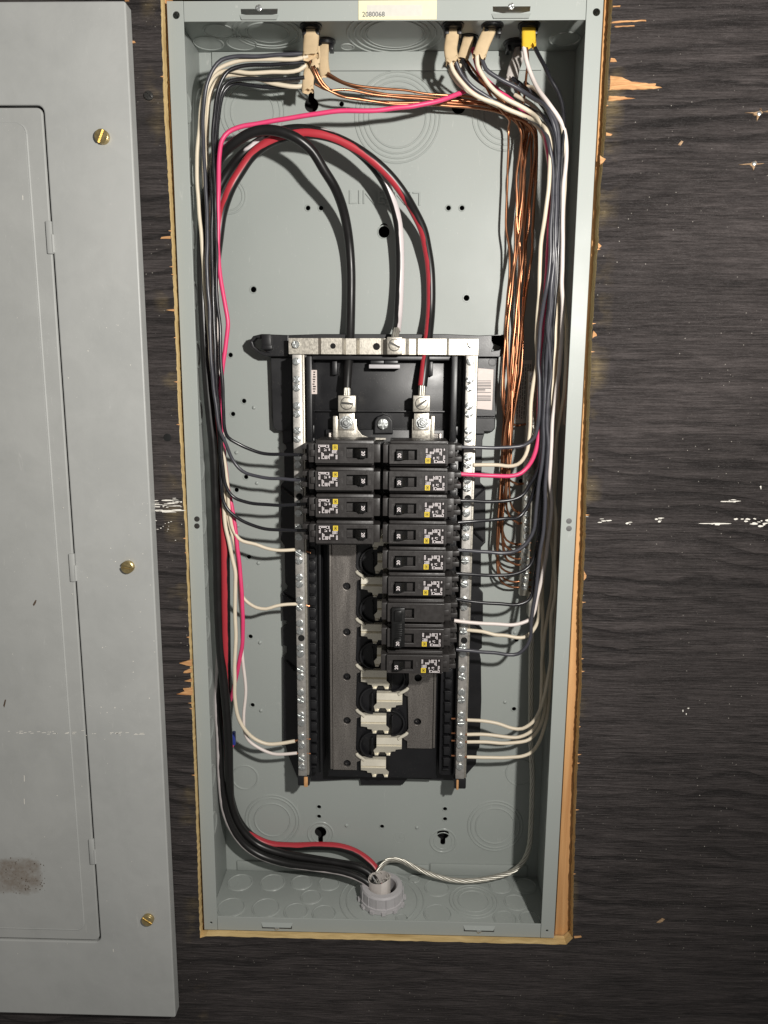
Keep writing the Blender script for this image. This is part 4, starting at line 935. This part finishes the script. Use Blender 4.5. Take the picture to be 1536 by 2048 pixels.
# ================================================================== CABLE SHEATHS AND CLAMPS AT THE TOP
def sheath(path, w_, th, mat, label, name='cable_sheath', frill=True, roll=None):
    """flat oval jacket following path, with a torn lower end"""
    pts = spline([at(*p) for p in path], .003); T_, _ = frames(pts); n = 20; vs = []; fs = []; side0 = Vector(roll or (1, 0, 0))
    for i, (p, tt) in enumerate(zip(pts, T_)):
        sd = (side0-tt*side0.dot(tt)).normalized(); nn = tt.cross(sd)
        last = i == len(pts)-1
        for k in range(n):
            a = 2*math.pi*k/n; ca, sa = math.cos(a), math.sin(a)
            ca = math.copysign(abs(ca)**.7, ca); sa = math.copysign(abs(sa)**.7, sa)
            q_ = p+sd*ca*w_*(1.06 if last else 1)+nn*sa*th
            if last: q_ += tt*random.uniform(-.0012, .0028)
            vs.append(q_)
    for i in range(len(pts)-1):
        for k in range(n): fs.append((i*n+k, i*n+(k+1) % n, (i+1)*n+(k+1) % n, (i+1)*n+k))
    fs.append(tuple(range(n-1, -1, -1))); mb = MB(); mb.add(vs, fs)
    b0 = (len(pts)-1)*n; L0 = len(mb.v)      # inner dark end
    mb.add([Vector(v_)*1.0-T_[-1]*.003 for v_ in vs[b0:b0+n]], [tuple(range(n))])
    o = mb.build(name, mat, None, 60); things_tag(o, label, 'cable sheath'); return o
def clamp(px, py, label, r_=.011):
    q = atz(px, py, H2-TH); c = Vector((q.x, q.y, H2-TH)); e_ = empty('cable_clamp', c, label, 'cable clamp', 'black cable clamps in the top knockouts')
    mb = MB(); mb.lathe(c, (0, 0, -1), [(r_*.9, 0), (r_*.9, .0012), (r_*.78, .0016), (r_*.76, .004), (r_*.66, .0045)], 22); mb.build('collar', 'black_plastic', e_)
    for s in (-1, 1):
        mb = MB(); mb.box((c.x+s*r_*.5-.002, c.y-.005, c.z-.009), (c.x+s*r_*.5+.002, c.y+.005, c.z-.0045), .0006); mb.build('jaw', 'black_plastic', e_)
clamp(622, 52, 'black cable clamp gripping the front beige sheath above the left wire bundle'); clamp(652, 82, 'black cable clamp with a shiny edge gripping the rear beige sheath on the left', .010)
clamp(906, 50, 'black cable clamp around the straight beige sheath next to the pink wire'); clamp(936, 76, 'black cable clamp set back between the two beige sheaths', .011); clamp(985, 50, 'black cable clamp around the slanted beige sheath'); clamp(1058, 50, 'black cable clamp around the yellow sheath'); clamp(1030, 85, 'empty-looking black cable clamp behind the yellow sheath', .012)
sheath([(623, 40, .040), (623, 70, .040), (621, 100, .036), (622, 112, .034)], .0068, .0034, 'sheath', 'beige cable sheath, front one on the left, split open at its end')
sheath([(632, 95, .042), (633, 115, .040), (630, 132, .040)], .0038, .002, 'sheath', 'narrow torn flap of beige sheath hanging beside the front left sheath')
sheath([(650, 84, .072), (647, 100, .068), (647, 130, .064), (651, 152, .062)], .0050, .003, 'sheath', 'beige cable sheath at the back left with a frayed end over copper wire')
sheath([(620, 112, .050), (620, 135, .048), (616, 165, .046), (616, 182, .044)], .0052, .0026, 'sheath', 'lowest frayed beige sheath end on the left above the keyhole')
sheath([(906, 40, .040), (905, 70, .040), (901, 100, .036), (905, 124, .034)], .0058, .003, 'sheath', 'straight beige cable sheath next to the pink wire')
sheath([(938, 72, .062), (932, 95, .058), (925, 118, .055)], .0050, .003, 'sheath', 'short shaded beige sheath between the straight and the slanted one')
sheath([(984, 40, .040), (978, 62, .040), (966, 90, .036), (958, 114, .034)], .0058, .003, 'sheath', 'slanted beige cable sheath beside the yellow one')
sheath([(1058, 40, .040), (1057, 65, .038), (1058, 92, .036)], .0061, .0030, 'yellow_sheath', 'short yellow cable sheath with a white and a black wire')
sheath([(1045, 85, .078), (1036, 115, .074), (1027, 140, .070), (1024, 158, .068)], .0055, .003, 'pale_jacket', 'shaded grey-white sheath with a torn tip behind the yellow one')
mb = MB(); mb.pbox(463, 1466, 470, 1492, .075, .006, .0012); o = mb.build('wire_connector', 'blue_plastic'); things_tag(o, 'small blue connector tucked behind the thick black cables', 'connector')
MB().pbox(464, 1490, 467, 1495, .0748, .004, .0004).build('red_tip', 'pink_wire', o)

# ================================================================== LEFT BRANCH WIRES
RL = .00168
def left_down(x0s, Y): return []
wire([(606, 107, .036), (560, 110, .034), (510, 112, .032), (469, 113, .030), (443, 121, .029), (427, 137, .029), (415, 163, .030), (409, 195, .031), (406, 260, .031), (408, 320, .031), (413, 400, .031), (414, 480, .030), (415, 560, .029), (418, 610, .029), (421, 676, .029), (423, 726, .029), (426, 770, .030), (433, 815, .031), (440, 859, .032), (448, 880, .034), (455, 897, .036), (464, 918, .038), (477, 935, .039), (493, 946, .039), (515, 953, .039), (539, 957, .038), (564, 957.5, .036), (584, 959, .034), (612, 958, .032)], RL, 'slate_wire', 'dark grey wire curving to the second breaker of the shorter column')
wire([(609, 125, .038), (560, 128, .036), (528, 130, .035), (482, 132, .034), (456, 143, .033), (440, 169, .033), (431, 208, .033), (426, 260, .033), (428, 340, .033), (431, 420, .032), (433, 500, .031), (433, 577, .029), (440, 660, .027), (441, 710, .027), (445, 759, .027), (446, 809, .028), (449, 855, .030), (457, 875, .033), (477, 887, .036), (499, 898, .038), (520, 906, .039), (542, 909, .038), (566, 909, .036), (590, 909, .034), (613, 910, .032)], RL, 'black_wire', 'glossy black wire curving to the top breaker of the shorter column')
wire([(609, 155, .044), (575, 158, .043), (544, 160, .042), (482, 157, .040), (456, 164, .039), (443, 184, .039), (437, 214, .039), (431, 262, .038), (424, 340, .036), (424, 420, .035), (424, 500, .034), (425, 560, .033), (428, 640, .032), (430, 720, .032), (434, 780, .034), (440, 850, .036), (443, 900, .037), (446, 935, .037), (449, 964, .037), (457, 984, .038), (469, 996, .039), (491, 1003, .039), (515, 1008, .039), (542, 1010, .038), (566, 1011, .036), (590, 1009, .034), (613, 1008, .032)], RL, 'black_wire', 'black wire curving to the third breaker of the shorter column')
wire([(600, 172, .052), (554, 176, .051), (500, 170, .050), (466, 168, .049), (450, 180, .048), (441, 205, .047), (436, 250, .045), (432, 330, .042), (430, 420, .040), (429, 500, .039), (429, 600, .038), (433, 700, .038), (436, 800, .040), (438, 860, .041), (440, 915, .041), (444, 969, .040), (447, 1002, .040), (455, 1019, .040), (466, 1030, .040), (484, 1042, .040), (506, 1051, .040), (531, 1057, .039), (560, 1060, .037), (591, 1061, .034), (615, 1061, .032)], RL, 'black_wire', 'black wire curving to the last breaker of the shorter column')
wire([(616, 112, .036), (595, 118, .036), (560, 120, .036), (510, 118, .036), (470, 123, .036), (435, 140, .036), (414, 166, .036), (403, 205, .036), (398, 260, .036), (394, 330, .036), (396, 400, .036), (403, 470, .036), (408, 560, .037), (414, 620, .039), (418, 686, .041), (424, 760, .043), (434, 830, .044), (445, 895, .045), (450, 930, .046), (455, 975, .046), (459, 1020, .046), (464, 1052, .046), (470, 1066, .046), (477, 1077, .045), (486, 1083, .045), (511, 1089, .046), (533, 1097, .047), (553, 1100, .048), (579, 1100, .050), (594, 1099, .0515)], RL*1.02, 'white_wire', 'cream wire with the shallowest wave, ending highest on the left neutral bar', tips=[((592, 1099), (600, 1101), .0515), ((612, 1102), (622, 1105), .0525)])
wire([(612, 130, .040), (598, 140, .040), (575, 144, .040), (544, 143, .040), (500, 147, .040), (456, 142, .040), (430, 150, .041), (415, 175, .042), (409, 230, .043), (407, 300, .043), (409, 400, .043), (412, 500, .044), (418, 600, .045), (423, 700, .046), (431, 800, .047), (442, 890, .048), (447, 950, .048), (451, 1010, .048), (462, 1060, .048), (472, 1100, .049), (477, 1150, .050), (481, 1180, .050), (486, 1194, .049), (495, 1204, .048), (513, 1215, .047), (532, 1217, .047), (551, 1212, .048), (574, 1209, .050), (595, 1208, .0515)], RL*1.02, 'white_wire', 'cream wire dipping below the pink one, ending second on the left neutral bar', tips=[((592, 1208), (599, 1208), .0515), ((612, 1210), (619, 1212), .0525)])
wire([(622, 163, .048), (610, 170, .047), (593, 173, .046), (570, 171, .046), (547, 167, .046), (515, 158, .046), (490, 152, .046), (465, 148, .046), (440, 156, .046), (424, 180, .046), (416, 225, .046), (413, 300, .046), (416, 400, .046), (420, 500, .046), (424, 600, .047), (428, 700, .048), (436, 800, .048), (444, 890, .048), (447, 950, .047), (447, 1000, .046), (449, 1030, .045), (453, 1060, .044), (457, 1080, .043), (464, 1115, .042), (471, 1150, .041), (470, 1209, .041), (470, 1244, .041), (472, 1279, .041), (470, 1314, .041), (469, 1350, .042), (470, 1396, .043), (476, 1432, .044), (490, 1460, .046), (509, 1478, .048), (532, 1487, .049), (560, 1487, .050), (590, 1482, .0515)], RL*1.15, 'white_wire', 'cream wire sagging lowest but one to the left neutral bar, beside the red striped cable', tips=[((589, 1482), (599, 1479), .0515), ((612, 1477), (621, 1478), .0525)])
wire([(600, 160, .056), (560, 164, .056), (510, 158, .055), (470, 160, .054), (445, 178, .052), (436, 220, .050), (432, 300, .049), (436, 355, .048), (437, 420, .048), (434, 520, .049), (434, 620, .050), (436, 720, .051), (441, 800, .052), (448, 900, .053), (454, 980, .053), (462, 1050, .053), (473, 1110, .053), (479, 1180, .053), (483, 1250, .052), (485, 1300, .051), (487, 1333, .051), (491, 1373, .051), (490, 1408, .051), (488, 1432, .051), (489, 1462, .051), (497, 1481, .051), (518, 1497, .051), (546, 1507, .051), (570, 1508, .051), (594, 1506, .0515)], RL*1.0, 'cool_white_wire', 'pinkish white wire ending lowest on the left neutral bar', tips=[((592, 1506), (600, 1507), .0515), ((612, 1506), (621, 1507), .0525)])
wire([(960, 192, .058), (940, 180, .055), (921, 186, .050), (900, 194, .046), (860, 206, .042), (825, 213, .040), (790, 216, .039), (730, 222, .038), (690, 222, .038), (640, 226, .038), (600, 233, .038), (560, 240, .038), (515, 247, .038), (480, 254, .037), (458, 264, .036), (445, 280, .035), (439, 305, .034), (437, 350, .034), (437, 420, .034), (436, 468, .034), (435, 500, .034), (442, 559, .033), (451, 613, .032), (455, 650, .032), (452, 686, .033), (447, 726, .034), (442, 765, .036), (440, 800, .040), (443, 860, .046), (450, 930, .050), (456, 975, .050), (463, 1010, .049), (468, 1040, .048), (473, 1080, .046), (479, 1127, .045), (483, 1185, .044), (486, 1232, .044), (485, 1279, .046), (480, 1314, .049), (473, 1354, .054), (466, 1380, .060), (461, 1400, .068)], .00205, 'pink_wire', 'long bright pink wire crossing the top of the box and running down the left side', n=14)
# ================================================================== RIGHT BRANCH WIRES
RR = .00185
wire([(900, 122, .036), (906, 140, .036), (922, 163, .037), (943, 184, .038), (968, 199, .040), (995, 209, .042), (1022, 221, .044), (1050, 232, .046), (1075, 243, .047), (1092, 260, .047), (1100, 285, .046), (1101, 325, .045), (1099, 355, .045), (1092, 415, .046), (1084, 475, .047), (1080, 520, .047), (1077, 610, .047), (1073, 670, .046), (1073, 730, .045), (1065, 780, .044), (1061, 820, .043), (1059, 868, .042), (1055, 901, .042), (1047, 918, .043), (1036, 928, .045), (1018, 932, .047), (995, 930, .049), (970, 930, .050), (947, 930, .051)], RR, 'white_wire', 'cream wire entering the right neutral bar just above the pink wire', tips=[((948, 930), (938, 930), .0515)])
wire([(945, 96, .060), (958, 140, .060), (985, 172, .058), (1015, 196, .056), (1050, 222, .054), (1082, 250, .053), (1096, 300, .052), (1100, 360, .052), (1098, 440, .052), (1096, 520, .052), (1090, 600, .052), (1086, 680, .052), (1080, 760, .050), (1078, 830, .047), (1077, 867, .044), (1073, 895, .041), (1067, 914, .039), (1057, 932, .038), (1043, 946, .037), (1028, 951, .036), (1008, 953, .035), (975, 951, .034), (940, 949, .033), (918, 948, .032)], .00205, 'pink_wire', 'short visible pink wire curving to the second breaker of the longer column', n=14)
blk = 'dark wire from the right side bundle to '
K = [
 ([(912, 124, .036), (922, 147, .038), (943, 172, .040), (968, 190, .043), (995, 206, .046), (1040, 228, .048), (1075, 247, .048), (1095, 275, .046), (1104, 320, .043), (1106, 380, .042), (1101, 475, .041), (1100, 520, .041), (1093, 580, .041), (1087, 610, .041), (1080, 654, .040), (1077, 720, .039), (1079, 760, .038), (1078, 810, .037), (1076, 850, .037), (1072, 869, .037), (1064, 881, .037), (1049, 891, .037), (1028, 894, .037), (999, 895, .036), (950, 895, .034), (914, 894, .032)], 'slate_wire', 'the top breaker of the longer column'),
 ([(964, 118, .034), (972, 138, .034), (993, 154, .035), (1022, 170, .036), (1047, 184, .036), (1072, 199, .036), (1093, 213, .036), (1108, 236, .036), (1115, 265, .036), (1117, 310, .036), (1113, 380, .036), (1110, 460, .036), (1109, 520, .036), (1103, 565, .036), (1100, 610, .036), (1096, 654, .036), (1099, 700, .035), (1101, 750, .034), (1096, 800, .034), (1094, 850, .034), (1096, 900, .034), (1091, 970, .034), (1089, 1030, .034), (1086, 1070, .034), (1078, 1119, .034), (1070, 1197, .034), (1062, 1246, .034), (1061, 1271, .035), (1051, 1294, .036), (1036, 1308, .037), (1018, 1310, .037), (989, 1306, .036), (950, 1302, .034), (912, 1299, .032)], 'slate_wire', 'the last breaker of the longer column'),
 ([(925, 118, .056), (945, 150, .054), (980, 178, .052), (1020, 200, .050), (1060, 218, .048), (1092, 240, .046), (1108, 275, .044), (1111, 340, .043), (1107, 430, .043), (1105, 520, .043), (1099, 600, .043), (1092, 660, .043), (1087, 720, .042), (1087, 770, .041), (1084, 830, .041), (1083, 880, .041), (1078, 930, .041), (1068, 955, .041), (1057, 972, .040), (1048, 987, .040), (1034, 996, .039), (1008, 1002, .038), (979, 1004, .036), (950, 1002, .034), (914, 1001, .032)], 'black_wire', 'the third breaker of the longer column'),
 ([(1024, 156, .066), (1050, 175, .062), (1080, 205, .056), (1104, 245, .050), (1114, 310, .048), (1112, 400, .047), (1108, 500, .047), (1104, 590, .047), (1098, 660, .047), (1092, 720, .047), (1090, 800, .047), (1086, 880, .047), (1076, 950, .046), (1066, 985, .045), (1056, 1010, .044), (1045, 1028, .043), (1032, 1037, .041), (1014, 1038, .039), (979, 1040, .037), (950, 1042, .034), (916, 1045, .032)], 'black_wire', 'the fourth breaker of the longer column'),
 ([(1040, 168, .060), (1070, 192, .055), (1098, 225, .048), (1112, 270, .044), (1116, 340, .042), (1113, 430, .042), (1110, 520, .042), (1103, 600, .042), (1097, 680, .041), (1091, 760, .040), (1088, 840, .039), (1086, 900, .038), (1079, 960, .037), (1073, 1010, .037), (1067, 1060, .037), (1059, 1078, .037), (1045, 1095, .037), (1028, 1104, .037), (1004, 1106, .037), (979, 1104, .036), (945, 1102, .034), (914, 1100, .032)], 'slate_wire', 'the fifth breaker of the longer column'),
 ([(1050, 165, .070), (1085, 200, .062), (1108, 240, .055), (1118, 310, .050), (1116, 420, .049), (1112, 520, .049), (1107, 620, .049), (1100, 700, .049), (1096, 800, .049), (1091, 900, .048), (1084, 980, .047), (1078, 1050, .046), (1072, 1100, .045), (1057, 1134, .043), (1042, 1144, .041), (1018, 1150, .039), (979, 1150, .037), (945, 1149, .034), (912, 1147, .032)], 'black_wire', 'the sixth breaker of the longer column'),
 ([(1070, 96, .036), (1085, 126, .036), (1100, 155, .037), (1114, 178, .038), (1124, 207, .039), (1127, 240, .040), (1124, 320, .042), (1119, 420, .043), (1116, 520, .044), (1109, 620, .045), (1103, 720, .045), (1098, 820, .045), (1093, 920, .044), (1086, 1010, .043), (1078, 1090, .042), (1070, 1150, .041), (1065, 1185, .040), (1059, 1199, .039), (1045, 1207, .038), (1026, 1210, .037), (989, 1207, .036), (945, 1203, .034), (910, 1198, .032)], 'black_wire', 'the upper pole of the tied double breaker')]
for p, m_, nm in K: wire(p, RR*(.95 if m_ == 'black_wire' else .98), m_, blk+nm)
wire([(1048, 94, .035), (1054, 126, .035), (1064, 155, .036), (1081, 184, .037), (1100, 211, .037), (1116, 234, .036), (1128, 262, .036), (1133, 293, .036), (1131, 340, .037), (1126, 385, .038), (1125, 445, .038), (1126, 505, .039), (1123, 565, .040), (1125, 605, .041), (1125, 650, .042), (1118, 738, .043), (1111, 797, .043), (1104, 856, .043), (1102, 914, .043), (1100, 953, .043), (1103, 1012, .043), (1099, 1060, .043), (1091, 1118, .043), (1085, 1148, .042), (1077, 1185, .041), (1068, 1224, .040), (1060, 1238, .039), (1049, 1244, .038), (1028, 1249, .037), (999, 1249, .036), (950, 1246, .034), (908, 1241, .032)], RR, 'cool_white_wire', 'white wire from the yellow sheath to the lower pole of the tied double breaker')
wire([(954, 110, .034), (955, 130, .034), (968, 155, .035), (989, 180, .036), (1010, 197, .037), (1037, 210, .039), (1060, 224, .041), (1080, 243, .044), (1096, 275, .050), (1108, 340, .054), (1114, 430, .055), (1112, 520, .055), (1108, 600, .055), (1110, 680, .054), (1106, 729, .053), (1103, 780, .052), (1101, 860, .052), (1098, 940, .052), (1096, 1010, .052), (1096, 1070, .052), (1090, 1130, .051), (1083, 1175, .050), (1079, 1210, .049), (1076, 1242, .048), (1065, 1263, .047), (1049, 1274, .046), (1032, 1275, .046), (1010, 1271, .047), (989, 1270, .048), (965, 1263, .049), (946, 1261, .0505), (934, 1260, .0515)], RR, 'white_wire', 'cream white wire with a wavy end entering the right neutral bar by the double breaker')
LOWN = [
 ([(1041, 174, .062), (1060, 174, .056), (1075, 183, .050), (1090, 200, .046), (1110, 224, .042), (1124, 250, .042), (1130, 300, .046), (1128, 400, .050), (1126, 500, .052), (1126, 580, .052), (1132, 640, .050), (1133, 719, .049), (1129, 778, .049), (1120, 836, .050), (1112, 875, .050), (1108, 914, .050), (1106, 973, .050), (1111, 1031, .049), (1110, 1119, .048), (1110, 1187, .048), (1104, 1226, .048), (1102, 1275, .048), (1100, 1330, .048), (1094, 1370, .048), (1086, 1403, .047), (1077, 1425, .047), (1065, 1445, .047), (1045, 1457, .047), (1026, 1456, .048), (995, 1447, .049), (963, 1442, .050), (934, 1440, .0515)], 'uppermost of the low group', 1440),
 ([(1030, 190, .066), (1070, 215, .062), (1100, 260, .058), (1112, 340, .058), (1116, 440, .060), (1116, 540, .060), (1114, 640, .060), (1108, 740, .060), (1104, 840, .060), (1100, 940, .060), (1098, 1030, .060), (1106, 1109, .058), (1106, 1158, .057), (1102, 1197, .057), (1091, 1255, .057), (1086, 1304, .057), (1083, 1363, .056), (1081, 1415, .054), (1077, 1440, .053), (1069, 1457, .052), (1055, 1468, .051), (1038, 1474, .051), (1008, 1473, .051), (969, 1469, .051), (934, 1469, .0515)], 'second of the low group', 1469),
 ([(1000, 192, .068), (1050, 220, .066), (1090, 268, .064), (1104, 360, .064), (1108, 460, .064), (1108, 560, .064), (1104, 660, .064), (1100, 760, .064), (1098, 860, .064), (1094, 960, .064), (1088, 1060, .062), (1085, 1138, .061), (1085, 1236, .061), (1085, 1294, .061), (1087, 1343, .060), (1091, 1390, .058), (1090, 1420, .056), (1084, 1442, .054), (1073, 1464, .053), (1058, 1479, .052), (1043, 1484, .051), (1008, 1486, .051), (969, 1484, .051), (934, 1484, .0515)], 'third of the low group', 1484),
 ([(920, 130, .050), (912, 145, .046), (900, 140, .042), (915, 165, .046), (950, 190, .052), (1000, 214, .058), (1060, 240, .062), (1092, 290, .062), (1104, 400, .064), (1110, 520, .066), (1112, 640, .066), (1116, 760, .066), (1114, 860, .066), (1110, 960, .066), (1108, 1060, .065), (1113, 1130, .064), (1112, 1220, .063), (1106, 1300, .062), (1101, 1370, .060), (1096, 1420, .057), (1089, 1453, .055), (1079, 1482, .053), (1065, 1503, .052), (1043, 1513, .051), (1014, 1515, .051), (979, 1515, .051), (934, 1514, .0515)], 'lowest, with the widest bend', 1514)]
for p, nm, ty in LOWN: wire(p, RR*.98, 'white_wire', 'cream white wire at the foot of the right neutral bar, '+nm, tips=[((936, ty), (924, ty), .0515), ((911, ty-3), (903, ty-3), .056)])
# ---------------------------------------------------------------- bare copper grounds
ends = [849, 967, 1028, 1045, 1087, 1102, 1116, 1129, 1146, 1161, 1175]
starts = [ # (path across the top)
 [(655, 146, .060), (690, 166, .060), (740, 174, .062), (800, 180, .064), (860, 188, .066), (920, 192, .068), (975, 200, .068), (1015, 218, .066)],
 [(630, 168, .048), (655, 180, .050), (690, 179, .054), (740, 188, .058), (800, 194, .062), (870, 200, .065), (940, 203, .067), (1000, 214, .066)],
 [(618, 118, .040), (632, 150, .042), (645, 172, .046), (668, 186, .050), (700, 196, .056), (760, 204, .062), (840, 205, .066), (910, 207, .068), (980, 214, .067)],
 [(622, 112, .042), (636, 148, .044), (652, 172, .048), (676, 190, .052), (720, 199, .058), (780, 207, .063), (860, 210, .066), (930, 214, .068), (995, 224, .066)],
 [(655, 152, .064), (700, 172, .065), (760, 186, .067), (830, 192, .069), (900, 198, .070), (965, 205, .070), (1010, 222, .068)],
 [(930, 120, .056), (945, 148, .056), (968, 168, .050), (985, 197, .048), (1006, 224, .054), (1018, 238, .060)],
 [(935, 122, .060), (955, 150, .058), (985, 185, .054), (1015, 210, .052)], [(958, 116, .040), (968, 160, .050), (1000, 200, .056), (1030, 222, .058)],
 [(1054, 96, .037), (1056, 120, .042), (1052, 160, .054), (1048, 200, .062), (1046, 225, .062)], [(905, 124, .040), (930, 165, .056), (980, 195, .062), (1025, 215, .064)], [(1030, 160, .070), (1040, 190, .068), (1050, 220, .064)]]
rk = random.Random(21)
lanes = [0.50, .62, .38, .74, .86, -.02, .30, .56, 1.0, .68, .80]
bundle = [(260, 1022, 1072), (300, 1022, 1072), (350, 1020, 1070), (400, 1018, 1066), (450, 1016, 1064), (500, 1018, 1062), (550, 1017, 1056), (600, 1013, 1050), (650, 1009, 1048), (700, 1007, 1045), (750, 1004, 1042), (800, 1003, 1034), (850, 1001, 1028), (900, 998, 1024), (950, 994, 1021), (1000, 992, 1018), (1050, 989, 1012), (1090, 987, 1008), (1130, 988, 1006)]
ordn = ['first', 'second', 'third', 'fourth', 'fifth', 'sixth', 'seventh', 'eighth', 'ninth', 'tenth', 'lowest']
em = [8, 6, 4, 3, 7, 0, 9, 1, 2, 10, 5]       # which start goes to which end
for i in range(11):
    s_ = starts[i]; ey = ends[sorted(range(11), key=lambda q_: em.index(q_) if q_ in em else 0).index(i)] if False else ends[em[i]]
    path = list(s_); ln = lanes[i]; ph = rk.uniform(0, 6); Yb = .066+.012*rk.random(); freq = rk.uniform(.006, .013)
    for (y, xa, xb) in bundle:
        if y > ey-45: break
        f = ln+.20*math.sin(ph+y*freq)+rk.uniform(-.05, .05); fy = min(1, max(0, (y-900)/250)); f = f*(1-fy*.6)+fy*.6*(.15+.7*(em[i] < 8)*.8*rk.random())
        if i == 5: f = -.08+.12*math.sin(y*.014) if y < 560 else .05
        path.append((xa+(xb-xa)*max(-.1, min(1.05, f)), y+rk.uniform(-6, 6), Yb+.006*math.sin(ph*2+y*.008)+(.003*fy)))
    x0 = path[-1][0]
    x0 = min(x0, 1018 if ey < 1080 else 1006); j = rk.uniform(-2, 2)
    path += [(x0+3, ey-24, .073), (x0+10, ey-9+j, .075), (x0+24, ey-1+j, .077), (min(1036, x0+38), ey+1+j, .0785), (1050, ey-.5, .0795), (1062, ey-1, .080)]
    wire(path, .00114, 'copper' if i not in (2, 3, 5) else 'copper', 'bare copper ground wire bending into the grounding bar, %s%s' % (ordn[em[i]], ' from the top of the bar' if em[i] < 10 else ' of the column'), 'ground_wire', 'ground wire', 'bare copper ground wires', 8)
